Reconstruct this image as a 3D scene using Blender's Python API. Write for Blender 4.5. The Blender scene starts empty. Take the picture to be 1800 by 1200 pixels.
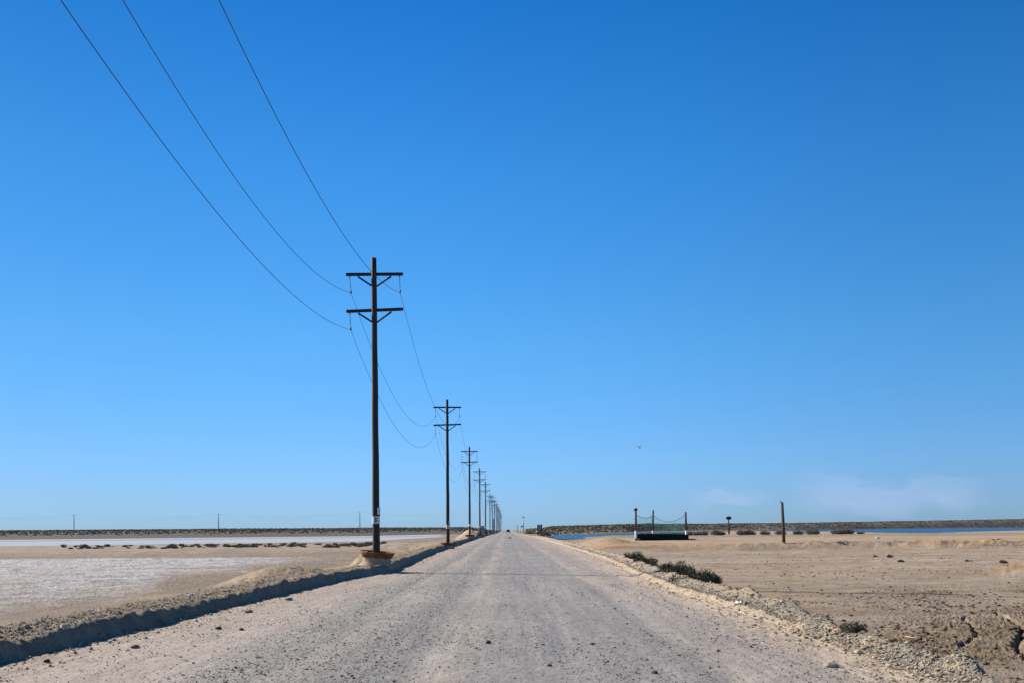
import bpy, bmesh, math, random
import numpy as np
from mathutils import Vector, Matrix

random.seed(7)
RNG = np.random.default_rng(11)
scene = bpy.context.scene
R = math.radians

# ---------------------------------------------------------------- camera
F = 1750.0; PX0, PY0 = 890.0, 931.5; ROLL = 0.0075; EYE = 1.75
cam_d = bpy.data.cameras.new("camera"); cam = bpy.data.objects.new("camera", cam_d)
scene.collection.objects.link(cam); scene.camera = cam
cam_d.sensor_width = 36.0; cam_d.lens = 36.0 * F / 1800.0
cam_d.shift_x = (900.0 - PX0) / 1800.0; cam_d.shift_y = (PY0 - 600.0) / 1800.0
cam_d.clip_start = 0.1; cam_d.clip_end = 30000
cam.location = (0, 0, EYE)
cam.matrix_world = Matrix.Translation((0, 0, EYE)) @ Matrix.Rotation(R(90), 4, 'X') @ Matrix.Rotation(-ROLL, 4, 'Z')

# ---------------------------------------------------------------- light and sky
SUN_EL = R(31); SUN_AZ = math.atan2(-0.91, 0.42)          # azimuth from +Y towards +X
to_sun = Vector((math.sin(SUN_AZ) * math.cos(SUN_EL), math.cos(SUN_AZ) * math.cos(SUN_EL), math.sin(SUN_EL)))
sl = bpy.data.lights.new("sun", 'SUN'); sl.energy = 5.0; sl.angle = R(0.5); sl.color = (1.0, 0.89, 0.75)
so = bpy.data.objects.new("sun", sl); scene.collection.objects.link(so)
so.rotation_euler = (-to_sun).to_track_quat('-Z', 'Y').to_euler()
world = bpy.data.worlds.new("World"); scene.world = world; world.use_nodes = True
wn = world.node_tree; wn.nodes.clear()
def N(nt, typ, **kw):
    n = nt.nodes.new(typ)
    for k, v in kw.items():
        setattr(n, k, v)
    return n
def math_node(nt, op, a, b=None, clamp=False):
    n = N(nt, 'ShaderNodeMath', operation=op, use_clamp=clamp)
    for i, v in enumerate((a, b)):
        if v is None: continue
        if isinstance(v, (int, float)): n.inputs[i].default_value = v
        else: nt.links.new(v, n.inputs[i])
    return n.outputs[0]
def mix_col(nt, blend, fac, a, b):
    n = N(nt, 'ShaderNodeMix', data_type='RGBA', blend_type=blend)
    for i, v in ((0, fac), (6, a), (7, b)):
        if isinstance(v, (int, float)): n.inputs[i].default_value = v
        elif isinstance(v, tuple): n.inputs[i].default_value = (v + (1,))[:4]
        else: nt.links.new(v, n.inputs[i])
    return n.outputs[2]
def maprange(nt, v, a, b, c, d, smooth=True):
    n = N(nt, 'ShaderNodeMapRange', interpolation_type='SMOOTHSTEP' if smooth else 'LINEAR')
    nt.links.new(v, n.inputs[0])
    for i, x in enumerate((a, b, c, d)): n.inputs[i + 1].default_value = x
    return n.outputs[0]
sky = N(wn, 'ShaderNodeTexSky', sky_type='NISHITA'); sky.sun_disc = False
sky.sun_elevation = SUN_EL; sky.sun_rotation = SUN_AZ
sky.altitude = 0; sky.air_density = 1.0; sky.dust_density = 0.3; sky.ozone_density = 3.0
hs = N(wn, 'ShaderNodeHueSaturation'); hs.inputs['Saturation'].default_value = 1.25; hs.inputs['Value'].default_value = 1.0
wn.links.new(sky.outputs[0], hs.inputs['Color'])
# deep-blue desert air: soften the sun-side glow and tint the sky by height above the horizon
sky_g = N(wn, 'ShaderNodeVectorMath', operation='SCALE'); sky_g.inputs['Scale'].default_value = 0.10; wn.links.new(hs.outputs[0], sky_g.inputs[0])
gm = N(wn, 'ShaderNodeGamma'); gm.inputs[1].default_value = 0.6; wn.links.new(sky_g.outputs[0], gm.inputs[0])
tc = N(wn, 'ShaderNodeTexCoord'); sx = N(wn, 'ShaderNodeSeparateXYZ'); wn.links.new(tc.outputs['Generated'], sx.inputs[0])
ux = math_node(wn, 'DIVIDE', sx.outputs[0], math_node(wn, 'MAXIMUM', sx.outputs[1], 0.05))
uz = math_node(wn, 'DIVIDE', sx.outputs[2], math_node(wn, 'MAXIMUM', sx.outputs[1], 0.05))
cv = N(wn, 'ShaderNodeCombineXYZ'); wn.links.new(ux, cv.inputs[0]); wn.links.new(math_node(wn, 'MULTIPLY', uz, 3.2), cv.inputs[1])
cr = N(wn, 'ShaderNodeValToRGB'); cr.color_ramp.interpolation = 'B_SPLINE' if False else 'LINEAR'
TINT = [(0.0, (0.2596, 0.4509, 0.8151)), (0.0237, (0.2596, 0.4509, 0.8151)), (0.18, (0.1985, 0.4861, 0.7781)), (0.334, (0.1208, 0.4266, 0.7553)), (0.468, (0.0535, 0.3294, 0.6616)), (0.62, (0.0305, 0.1815, 0.369)), (1.0, (0.02, 0.1, 0.22))]
while len(cr.color_ramp.elements) < len(TINT): cr.color_ramp.elements.new(0.5)
for e_, (z_, k_) in zip(cr.color_ramp.elements, TINT): e_.position = z_; e_.color = (k_[0] / 2, k_[1] / 2, k_[2] / 2, 1)
wn.links.new(sx.outputs[2], cr.inputs[0])
tinted = N(wn, 'ShaderNodeVectorMath', operation='MULTIPLY'); wn.links.new(gm.outputs[0], tinted.inputs[0]); wn.links.new(cr.outputs[0], tinted.inputs[1])
sky_s = N(wn, 'ShaderNodeVectorMath', operation='SCALE'); wn.links.new(maprange(wn, math_node(wn, 'ABSOLUTE', sx.outputs[0]), 0.05, 0.50, 20.0, 17.3), sky_s.inputs['Scale']); wn.links.new(tinted.outputs[0], sky_s.inputs[0])
nz = N(wn, 'ShaderNodeTexNoise'); nz.inputs['Scale'].default_value = 9.0; nz.inputs['Detail'].default_value = 5.0; nz.inputs['Roughness'].default_value = 0.5
wn.links.new(cv.outputs[0], nz.inputs['Vector'])
edge = math_node(wn, 'ADD', uz, maprange(wn, nz.outputs[0], 0.3, 0.7, -0.018, 0.018, False))
m_y = math_node(wn, 'MULTIPLY', maprange(wn, edge, 0.006, 0.030, 0, 1), maprange(wn, edge, 0.040, 0.055, 1, 0))
m_x = math_node(wn, 'MULTIPLY', maprange(wn, ux, 0.27, 0.33, 0, 1), maprange(wn, ux, 0.44, 0.50, 1, 0))
m1 = math_node(wn, 'MULTIPLY', math_node(wn, 'MULTIPLY', m_y, m_x), maprange(wn, nz.outputs[0], 0.35, 0.62, 0.45, 1.0))
e2 = math_node(wn, 'MULTIPLY', maprange(wn, edge, 0.012, 0.022, 0, 1), maprange(wn, edge, 0.034, 0.041, 1, 0))
m2 = math_node(wn, 'MULTIPLY', e2, math_node(wn, 'MULTIPLY', maprange(wn, ux, 0.17, 0.22, 0, 1), maprange(wn, ux, 0.23, 0.28, 1, 0)))
m = math_node(wn, 'MULTIPLY', math_node(wn, 'MAXIMUM', m1, math_node(wn, 'MULTIPLY', m2, 0.8)), 0.40)
SKYK = 0.10
cloudy = mix_col(wn, 'MIX', m, sky_s.outputs[0], (0.30 / SKYK, 0.37 / SKYK, 0.56 / SKYK))
bg = N(wn, 'ShaderNodeBackground'); bg.inputs[1].default_value = SKYK
wo = N(wn, 'ShaderNodeOutputWorld'); wn.links.new(cloudy, bg.inputs[0]); wn.links.new(bg.outputs[0], wo.inputs[0])
scene.view_settings.view_transform = 'Standard'; scene.view_settings.look = 'None'
scene.view_settings.exposure = 0.70; scene.view_settings.gamma = 1.0; scene.view_settings.use_curve_mapping = False

# ---------------------------------------------------------------- helpers
def unroll(px, py):
    dx = px - PX0; dy = py - PY0
    return dx - dy * ROLL, dy + dx * ROLL
def gp(px, py, z=0.0):            # ground point seen at a photo pixel
    dx, dy = unroll(px, py); Y = F * (EYE - z) / dy
    return dx * Y / F, Y
def at(px, py, Y):                # point at depth Y
    dx, dy = unroll(px, py)
    return Vector((dx * Y / F, Y, EYE - dy * Y / F))
def srgb(r, g, b):
    f = lambda c: (c / 255 / 12.92) if c <= 10 else ((c / 255 + 0.055) / 1.055) ** 2.4
    return np.array([f(r), f(g), f(b)])
def tag(o, label=None, cat=None, group=None, kind=None):
    for k, v in (('label', label), ('category', cat), ('group', group), ('kind', kind)):
        if v: o[k] = v
    return o
def link_mesh(name, me, mat=None, parent=None):
    o = bpy.data.objects.new(name, me); scene.collection.objects.link(o)
    if mat: me.materials.append(mat)
    if parent: o.parent = parent
    return o
def empty(name, loc, rz=0.0):
    o = bpy.data.objects.new(name, None); scene.collection.objects.link(o)
    o.location = loc; o.rotation_euler = (0, 0, rz); o.empty_display_size = 0.3
    return o
def copy_tree(o, parent=None):
    c = o.copy(); scene.collection.objects.link(c); c.parent = parent
    for ch in list(o.children): copy_tree(ch, c)
    return c
def np_mesh(name, V, Fc, col=None, smooth=True):
    """V (n,3), Fc (m,k) index array, all faces with k corners"""
    me = bpy.data.meshes.new(name); k = Fc.shape[1]
    me.vertices.add(len(V)); me.vertices.foreach_set('co', np.ascontiguousarray(V, np.float32).ravel())
    me.loops.add(Fc.size); me.loops.foreach_set('vertex_index', np.ascontiguousarray(Fc, np.int32).ravel())
    me.polygons.add(len(Fc)); me.polygons.foreach_set('loop_start', np.arange(0, Fc.size, k, dtype=np.int32))
    me.update(calc_edges=True)
    me.polygons.foreach_set('use_smooth', np.full(len(Fc), smooth))
    if col is not None:
        a = me.attributes.new('Col', 'FLOAT_COLOR', 'POINT')
        a.data.foreach_set('color', np.concatenate([col, np.ones((len(V), 1))], 1).astype(np.float32).ravel())
    return me
class MB:
    """collects simple solids into one mesh"""
    def __init__(s): s.bm = bmesh.new()
    def box(s, c, size, rot=None, bevel=0.0):
        r = bmesh.ops.create_cube(s.bm, size=1.0); vs = r['verts']
        bmesh.ops.scale(s.bm, vec=size, verts=vs)
        if bevel:
            es = list({e for v in vs for e in v.link_edges})
            rb = bmesh.ops.bevel(s.bm, geom=es, offset=bevel, segments=2, affect='EDGES')
            vs = list({v for f in rb['faces'] for v in f.verts} | {v for v in vs if v.is_valid})
        if rot is not None: bmesh.ops.transform(s.bm, matrix=rot, verts=vs)
        bmesh.ops.translate(s.bm, vec=c, verts=vs); return s
    def tube(s, pts, radii, n=10, caps=True):
        pts = [Vector(p) for p in pts]; rings = []
        if isinstance(radii, (int, float)): radii = [radii] * len(pts)
        up = Vector((0.31, 0.17, 0.93))
        for i, p in enumerate(pts):
            d = (pts[min(i + 1, len(pts) - 1)] - pts[max(i - 1, 0)]).normalized()
            if abs(d.dot(up)) > 0.9: u0 = Vector((1, 0, 0))
            else: u0 = up
            a = d.cross(u0).normalized(); b = d.cross(a).normalized()
            rings.append([s.bm.verts.new(p + (a * math.cos(2 * math.pi * k / n) + b * math.sin(2 * math.pi * k / n)) * radii[i]) for k in range(n)])
        for i in range(len(rings) - 1):
            for k in range(n):
                s.bm.faces.new((rings[i][k], rings[i][(k + 1) % n], rings[i + 1][(k + 1) % n], rings[i + 1][k]))
        if caps: s.bm.faces.new(rings[0][::-1]); s.bm.faces.new(rings[-1])
        return s
    def lathe(s, prof, n=32, jit=0.0):
        rings = []
        for r, z in prof:
            rings.append([s.bm.verts.new((r * (1 + random.uniform(-jit, jit)) * math.cos(2 * math.pi * k / n), r * (1 + random.uniform(-jit, jit)) * math.sin(2 * math.pi * k / n), z + random.uniform(-jit, jit) * 0.3)) for k in range(n)])
        for i in range(len(rings) - 1):
            for k in range(n):
                s.bm.faces.new((rings[i][k], rings[i][(k + 1) % n], rings[i + 1][(k + 1) % n], rings[i + 1][k]))
        return s
    def build(s, name, mat, parent=None, smooth=False):
        bmesh.ops.recalc_face_normals(s.bm, faces=s.bm.faces)
        me = bpy.data.meshes.new(name); s.bm.to_mesh(me); s.bm.free()
        for p in me.polygons: p.use_smooth = smooth
        return link_mesh(name, me, mat, parent)

# numpy noise
def _h(ix, iy, seed):
    n = (ix.astype(np.int64) * 374761393 + iy.astype(np.int64) * 668265263 + seed * 1442695041) & 0xFFFFFFFF
    n = ((n ^ (n >> 13)) * 1274126177) & 0xFFFFFFFF
    n = ((n ^ (n >> 16)) * 2246822519) & 0xFFFFFFFF
    return ((n ^ (n >> 15)) & 0xFFFFFF) / float(0xFFFFFF)
def vnoise(x, y, seed=0):
    ix = np.floor(x); iy = np.floor(y); fx = x - ix; fy = y - iy
    fx = fx * fx * (3 - 2 * fx); fy = fy * fy * (3 - 2 * fy)
    a = _h(ix, iy, seed); b = _h(ix + 1, iy, seed); c = _h(ix, iy + 1, seed); d = _h(ix + 1, iy + 1, seed)
    return ((a * (1 - fx) + b * fx) * (1 - fy) + (c * (1 - fx) + d * fx) * fy) * 2 - 1
def fbm(x, y, octv=4, seed=0, gain=0.5):
    s = 0; a = 1; t = 0
    for i in range(octv):
        c, sn = math.cos(0.7 * i), math.sin(0.7 * i)
        s = s + a * vnoise((x * c - y * sn) * 2 ** i + 13.7 * i, (x * sn + y * c) * 2 ** i - 7.1 * i, seed + i); t += a; a *= gain
    return s / t
def ss(x, a, b):
    t = np.clip((x - a) / (b - a), 0, 1); return t * t * (3 - 2 * t)

# ---------------------------------------------------------------- materials
def new_mat(name):
    m = bpy.data.materials.new(name); m.use_nodes = True; nt = m.node_tree
    return m, nt, nt.nodes['Principled BSDF']
def simple(name, col, rough=0.8, col2=None, scale=6.0, bump=0.0, metal=0.0, stretch=(1, 1, 1), detail=6):
    m, nt, b = new_mat(name); b.inputs['Roughness'].default_value = rough; b.inputs['Metallic'].default_value = metal
    t = N(nt, 'ShaderNodeTexCoord'); mp = N(nt, 'ShaderNodeMapping'); mp.inputs['Scale'].default_value = stretch
    nt.links.new(t.outputs['Object'], mp.inputs[0])
    n = N(nt, 'ShaderNodeTexNoise'); n.inputs['Scale'].default_value = scale; n.inputs['Detail'].default_value = detail; n.inputs['Roughness'].default_value = 0.65
    nt.links.new(mp.outputs[0], n.inputs['Vector'])
    c2 = col2 if col2 is not None else tuple(c * 0.6 for c in col)
    f = maprange(nt, n.outputs[0], 0.35, 0.65, 0, 1)
    nt.links.new(mix_col(nt, 'MIX', f, tuple(col), tuple(c2)), b.inputs['Base Color'])
    if bump:
        bp = N(nt, 'ShaderNodeBump'); bp.inputs['Strength'].default_value = 0.8; bp.inputs['Distance'].default_value = bump
        nt.links.new(n.outputs[0], bp.inputs['Height']); nt.links.new(bp.outputs[0], b.inputs['Normal'])
    return m
def earth_material(name, fine=1.0, bump=0.02):
    m, nt, b = new_mat(name); b.inputs['Roughness'].default_value = 0.95
    b.inputs['Specular IOR Level'].default_value = 0.15
    at_ = N(nt, 'ShaderNodeAttribute'); at_.attribute_name = 'Col'
    g = N(nt, 'ShaderNodeNewGeometry')
    def noise(scale, detail, rough=0.6, sc=(1, 1, 1)):
        mp = N(nt, 'ShaderNodeMapping'); mp.inputs['Scale'].default_value = sc; nt.links.new(g.outputs['Position'], mp.inputs[0])
        n = N(nt, 'ShaderNodeTexNoise'); n.inputs['Scale'].default_value = scale; n.inputs['Detail'].default_value = detail
        n.inputs['Roughness'].default_value = rough; nt.links.new(mp.outputs[0], n.inputs['Vector']); return n.outputs[0]
    a = noise(26, 4, 0.7); c = noise(2.2, 5, 0.65); d = noise(0.25, 4, 0.6)
    fac = math_node(nt, 'ADD', math_node(nt, 'ADD', maprange(nt, a, 0.25, 0.75, -0.17 * fine, 0.17 * fine, False), maprange(nt, c, 0.25, 0.75, -0.14 * fine, 0.14 * fine, False)), maprange(nt, d, 0.25, 0.75, 0.73, 0.85, False))
    n = N(nt, 'ShaderNodeVectorMath', operation='SCALE'); nt.links.new(at_.outputs['Color'], n.inputs[0]); nt.links.new(fac, n.inputs['Scale'])
    nt.links.new(n.outputs[0], b.inputs['Base Color'])
    bp = N(nt, 'ShaderNodeBump'); bp.inputs['Strength'].default_value = 1.0; bp.inputs['Distance'].default_value = bump
    hh = math_node(nt, 'ADD', math_node(nt, 'MULTIPLY', a, 0.5), noise(7, 5, 0.7))
    nt.links.new(hh, bp.inputs['Height']); nt.links.new(bp.outputs[0], b.inputs['Normal'])
    return m
M_EARTH = earth_material('earth', 1.0, 0.05)
M_ROAD = earth_material('road_dirt', 0.9, 0.022)
M_SALT = earth_material('salt_crust', 1.2, 0.05)
M_BERM = earth_material('loose_earth', 1.0, 0.09)
M_STONE = earth_material('stone', 0.7, 0.01)
M_POLE = simple('creosoted_wood', (0.010, 0.008, 0.007), 0.75, (0.028, 0.022, 0.019), 5.0, 0.006, stretch=(6, 6, 0.5))
M_ARM = simple('dark_timber', (0.012, 0.010, 0.009), 0.8, (0.03, 0.024, 0.02), 8.0, 0.003, stretch=(0.5, 5, 5))
M_METAL = simple('galvanised_metal', (0.12, 0.12, 0.12), 0.5, (0.2, 0.2, 0.2), 10, metal=0.6)
M_GLASS = simple('glazed_insulator', (0.10, 0.11, 0.12), 0.3, (0.2, 0.2, 0.22), 30)
M_WIRE = simple('conductor', (0.015, 0.017, 0.02), 0.8, (0.03, 0.03, 0.035), 3)
M_PLATE = simple('white_plate', (0.60, 0.60, 0.58), 0.5, (0.5, 0.49, 0.46), 12)
M_INK = simple('black_paint', (0.02, 0.02, 0.02), 0.6)
M_RUST = simple('rusty_steel', (0.27, 0.115, 0.035), 0.85, (0.06, 0.027, 0.013), 4.0, 0.01, detail=9)
M_CONC = simple('sandy_concrete', (0.40, 0.31, 0.215), 0.95, (0.27, 0.205, 0.145), 4.0, 0.05)
M_TAN = simple('tan_sand', (0.36, 0.28, 0.19), 0.95, (0.30, 0.23, 0.16), 5.0, 0.03)
M_WHITEP = simple('white_paint', (0.75, 0.74, 0.71), 0.7, (0.6, 0.58, 0.54), 4.0)
M_WOOD = simple('weathered_wood', (0.13, 0.085, 0.06), 0.85, (0.06, 0.04, 0.03), 4.0, 0.006, stretch=(6, 6, 0.6))
M_BLACK = simple('black_shade_cloth', (0.012, 0.015, 0.016), 0.9, (0.02, 0.026, 0.026), 4.0)
M_GREYP = simple('grey_paint', (0.30, 0.32, 0.35), 0.6, (0.24, 0.26, 0.29), 3.0)
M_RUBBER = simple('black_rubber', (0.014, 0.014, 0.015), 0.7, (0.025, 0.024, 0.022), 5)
M_DARKG = simple('scrub_leaf', (0.09, 0.085, 0.058), 0.9, (0.20, 0.175, 0.125), 1.2)
M_DARKG2 = simple('saltbush_leaf', (0.028, 0.033, 0.018), 0.9, (0.075, 0.068, 0.04), 5.0)
M_STICK = simple('dry_twigs', (0.075, 0.05, 0.035), 0.9, (0.035, 0.025, 0.02), 6.0)
M_BLUEB = simple('blue_plastic', (0.02, 0.16, 0.30), 0.45, (0.03, 0.22, 0.36), 8)
M_WLIT = simple('white_plastic', (0.72, 0.72, 0.70), 0.5, (0.55, 0.55, 0.53), 8)
M_CAR = simple('dark_car_paint', (0.02, 0.022, 0.026), 0.3, (0.03, 0.03, 0.034), 2)
M_CGL = simple('tinted_glass', (0.01, 0.012, 0.015), 0.08)
M_RED = simple('red_lens', (0.25, 0.01, 0.01), 0.25)
def net_material():
    m, nt, b = new_mat('green_netting'); nt.nodes.remove(b)
    out = nt.nodes['Material Output']
    d = N(nt, 'ShaderNodeBsdfDiffuse'); d.inputs[0].default_value = (0.03, 0.16, 0.15, 1)
    t = N(nt, 'ShaderNodeBsdfTransparent'); mx = N(nt, 'ShaderNodeMixShader')
    n = N(nt, 'ShaderNodeTexNoise'); n.inputs['Scale'].default_value = 1.5; g = N(nt, 'ShaderNodeNewGeometry'); nt.links.new(g.outputs['Position'], n.inputs['Vector'])
    nt.links.new(maprange(nt, n.outputs[0], 0.3, 0.7, 0.08, 0.22), mx.inputs[0])
    nt.links.new(t.outputs[0], mx.inputs[1]); nt.links.new(d.outputs[0], mx.inputs[2]); nt.links.new(mx.outputs[0], out.inputs[0]); return m
M_NET = net_material()
def water_material():
    m, nt, b = new_mat('sea_water')
    b.inputs['Base Color'].default_value = (0.02, 0.048, 0.07, 1); b.inputs['Roughness'].default_value = 0.25; b.inputs['IOR'].default_value = 1.33
    g = N(nt, 'ShaderNodeNewGeometry'); n = N(nt, 'ShaderNodeTexNoise'); n.inputs['Scale'].default_value = 0.9; n.inputs['Detail'].default_value = 5
    nt.links.new(g.outputs['Position'], n.inputs['Vector'])
    bp = N(nt, 'ShaderNodeBump'); bp.inputs['Strength'].default_value = 1.0; bp.inputs['Distance'].default_value = 0.6
    nt.links.new(n.outputs[0], bp.inputs['Height']); nt.links.new(bp.outputs[0], b.inputs['Normal']); return m
M_WATER = water_material()

# ---------------------------------------------------------------- terrain
def interp(x, xs, ys): return np.interp(x, xs, ys)
def foot_l(Y): return interp(Y, [0, 12.5, 21.4, 33.5, 38.4, 42.5, 47, 60, 75, 150, 300, 1100], [-7.0, -6.82, -6.45, -5.98, -5.5, -4.75, -4.95, -5.2, -5.5, -5.1, -5.0, -5.0]) + 0.07 * fbm(Y * 0.8, Y * 0 + 3, 3, 5)
def foot_r(Y): return interp(Y, [0, 11.6, 18.7, 22.6, 28.7, 37.7, 50, 64, 90, 200, 400, 1100], [4.86, 4.86, 4.9, 4.96, 4.75, 4.98, 5.5, 5.9, 6.0, 5.9, 5.4, 5.0]) + 0.09 * fbm(Y * 0.9, Y * 0 + 9, 3, 6)
def berm_h_l(Y): return interp(Y, [0, 20, 32, 40, 48, 60, 90, 150, 1100], [0.27, 0.27, 0.29, 0.32, 0.34, 0.33, 0.36, 0.40, 0.4])
def berm_w_r(Y): return interp(Y, [0, 11.5, 13, 14.8, 16, 18, 20, 25, 1000], [0.4, 0.42, 0.52, 0.55, 0.45, 0.62, 0.85, 1.0, 1.1])
def road_z(Y): return 0.40 * ss(Y, 40, 200) + 1.9 * ss(Y, 520, 1000) - 6 * ss(Y, 1000, 2500)
# far shores by bearing (photo column of the derolled view) and distance
SH_PX = [930, 975, 1050, 1118, 1210, 1290, 1400, 1560, 1640, 1800, 2600]
SH_NEAR = [420, 300, 285, 285, 330, 700, 560, 310, 285, 420, 600]
SH_FAR = [425, 420, 490, 540, 650, 850, 1150, 1650, 1900, 2400, 3000]
CR_PX = [-1500, 0, 700, 850, 885, 905, 930, 950, 1000, 1100, 1400, 1800, 2600]
CR_EL = [6.0, 6.2, 6.0, 6.5, 4.0, 2.5, 4.0, 6.2, 7.6, 9.2, 9.6, 13.5, 16]
CR_Y = [650, 640, 640, 660, 900, 1200, 900, 520, 560, 620, 1300, 2600, 3300]
RIDGE_START = [480, 470, 560, 520, 700, 1000, 700, 440, 470, 545, 1150, 2400, 3000]
CH1 = [(1698, 1083), (1693, 1089), (1705, 1098), (1714, 1107), (1717, 1114), (1710, 1123), (1700, 1131), (1690, 1137)]
CH2 = [(1752, 1077), (1762, 1081), (1775, 1088), (1783, 1093), (1792, 1100), (1798, 1110), (1796, 1120), (1788, 1130), (1790, 1140), (1796, 1150), (1806, 1162)]
CH3 = [(1440, 1083), (1500, 1081), (1580, 1080), (1655, 1081), (1693, 1087)]
def seg_dist(X, Y, pts):
    d = np.full(X.shape, 1e9)
    for (x0, y0), (x1, y1) in zip(pts[:-1], pts[1:]):
        vx, vy = x1 - x0, y1 - y0; t = np.clip(((X - x0) * vx + (Y - y0) * vy) / (vx * vx + vy * vy), 0, 1)
        d = np.minimum(d, np.hypot(X - x0 - t * vx, Y - y0 - t * vy))
    return d
CHW = [[gp(*p, -0.5) for p in c] for c in (CH1, CH2, CH3)]
BERM_MOUNDS = [(gp(*p, 0.2)[0], gp(*p, 0.2)[1], r_, h_) for p, r_, h_ in (((1428, 1086), 0.5, 0.16), ((1380, 1065), 0.5, 0.09), ((1318, 1042), 0.6, 0.14), ((1030, 958), 0.9, 0.28), ((1085, 978), 0.7, 0.12), ((965, 938), 1.5, 0.5), ((1004, 950), 1.0, 0.2))] + [(5.27, 11.55, 0.36, 0.20), (5.33, 13.3, 0.28, 0.08), (5.38, 14.6, 0.3, 0.09), (5.3, 16.4, 0.3, 0.08)]
def mound(X, Y, cx, cy, rx, ry, h, p=1.0, rough=0.25, seed=3):
    q = np.sqrt(((X - cx) / rx) ** 2 + ((Y - cy) / ry) ** 2)
    q = q * (1 + rough * fbm(X * 1.3, Y * 0.9, 3, seed))
    return h * np.clip(1 - ss(q, 0, 1), 0, 1) ** p
def column(X, Y): return PX0 + F * X / np.maximum(Y, 1.0)
def terrain(X, Y):
    """height, zone masks, albedo"""
    c = column(X, Y)
    fl = foot_l(Y); fr = foot_r(Y); rz = road_z(Y)
    on_road = (X > fl) & (X < fr)
    # road surface
    zr = rz - 0.015 * sum(np.exp(-((X - q + 0.2 * fbm(Y * 0.1, X * 0, 2, 18)) / 0.22) ** 2) for q in (-2.9, -1.1, 0.9, 2.7)) * (1 + fbm(Y * 0.3, X * 0.5, 3, 17)) + 0.012 * fbm(X * 1.1, Y * 0.10, 3, 21) + 0.010 * fbm(X * 6, Y * 3.5, 4, 22, 0.65) + 0.005 * fbm(X * 9, Y * 0.3, 3, 19) - 0.02 * ss(np.abs(X + 0.4), 2.0, 5.5)
    zr = zr + 0.035 * (ss(X - fl, 0.9, 0.2) * (0.6 + 0.6 * fbm(X * 3, Y * 1.5, 3, 23)) + ss(fr - X, 1.3, 0.1) * (0.5 + 0.9 * fbm(X * 3, Y * 1.2, 3, 24)))
    # left side: steep cut face, then gentle back slope to the flats
    dl = fl - X; bh = berm_h_l(Y) * (1 + 0.30 * fbm(Y * 1.1, X * 0.3, 5, 31, 0.65))
    rough_l = fbm(X * 4.5, Y * 4.5, 4, 32)
    gully = fbm(Y * 2.6, X * 0.8, 5, 33, 0.65)
    face = ss(dl + 0.12 * gully, 0.0, 0.32) ** 0.8
    back = ss(dl, 0.35, 4.5)
    z_left_far = -0.08 + 0.03 * fbm(X * 0.25, Y * 0.15, 3, 34) + 0.45 * ss(Y, 100, 300) * ss(c, 600, 850)
    zl = rz + bh * face
    zl = zl * (1 - back) + z_left_far * back
    zl = zl + (0.065 * rough_l + 0.02 * np.abs(fbm(X * 12, Y * 12, 3, 35))) * ss(dl, 0.02, 0.3) * (1 - 0.85 * ss(dl, 1.5, 4.5)) + 0.02 * gully * face * (1 - back)
    zl = zl + mound(X, Y, -8.1, 34.5, 2.0, 4.5, 0.42, seed=41) + mound(X, Y, -6.35, 46.2, 1.15, 1.7, 0.72, seed=42)
    zl = zl + mound(X, Y, -10.5, 108, 6.0, 16, 0.55, seed=43) + mound(X, Y, -7.3, 190, 3.0, 6, 1.5, seed=44) + mound(X, Y, -6.6, 205, 2.4, 5, 1.3, seed=45)
    tanl = ss(Y, 80, 100) * (1 - ss(Y, 140, 156))
    zl = zl + 0.07 * np.abs(fbm(X * 3.5, Y * 2.2, 5, 47, 0.7)) * ss(dl, 3, 5) * (Y < 75) * ss(Y, 20, 26)
    zl = zl + tanl * ss(dl, 3, 8) * (0.14 + 0.12 * fbm(X * 0.25, Y * 0.25, 4, 46))
    # right side: low shoulder, drop to the field
    dr = X - fr; bw = berm_w_r(Y)
    sh = 0.10 * ss(dr, 0, 0.22) - 0.045 * np.exp(-((dr - 0.42 * bw) / 0.12) ** 2) + 0.11 * ss(dr, 0.35 * bw, bw)
    sh = sh * (0.50 + 0.50 * ss(Y, 15, 22)); clod = fbm(X * 5.5, Y * 4, 4, 51)
    sh = sh * (1 + 0.25 * fbm(Y * 0.9, X * 0.5, 3, 52)) + (0.022 + 0.02 * ss(Y, 14, 22)) * clod * ss(dr, 0.0, 0.2) + 0.03 * np.abs(fbm(X * 13, Y * 10, 3, 53)) * ss(dr, 0, .2)
    for (mx, my, mr, mh) in BERM_MOUNDS: sh = sh + mound(X, Y, mx, my, mr, mr * 1.9, mh, rough=0.5, seed=int(my * 10)) * ss(dr, 0.05, 0.3)
    drop = ss(dr + 0.10 * fbm(Y * 1.6, X * 0.3, 3, 59), bw, bw + 0.62 + 0.3 * fbm(Y * 0.7, X * 0.2, 3, 116))
    zf = -0.5 + 0.08 * (1 - ss(Y, 14, 20)) + 0.035 * fbm(X * 0.3, Y * 0.2, 4, 54) + 0.012 * fbm(X * 2.5, Y * 1.8, 3, 55)
    mudy = ss(c, 1500, 1640) * ss(Y, 15.0, 17) * (1 - ss(Y, 33, 40)) * ss(0.0 + fbm(X * 0.35, Y * 0.3, 3, 56) + 0.25, -0.2, 0.3)
    zf = zf + (0.35 + mudy) * (0.03 * fbm(X * 4.2, Y * 3.2, 5, 57, 0.7) + 0.07 * np.abs(fbm(X * 12, Y * 8, 4, 58, 0.7))) * (Y < 95)
    near = (Y < 40) & (X > 4)
    ch_dark = np.zeros_like(X)
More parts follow.
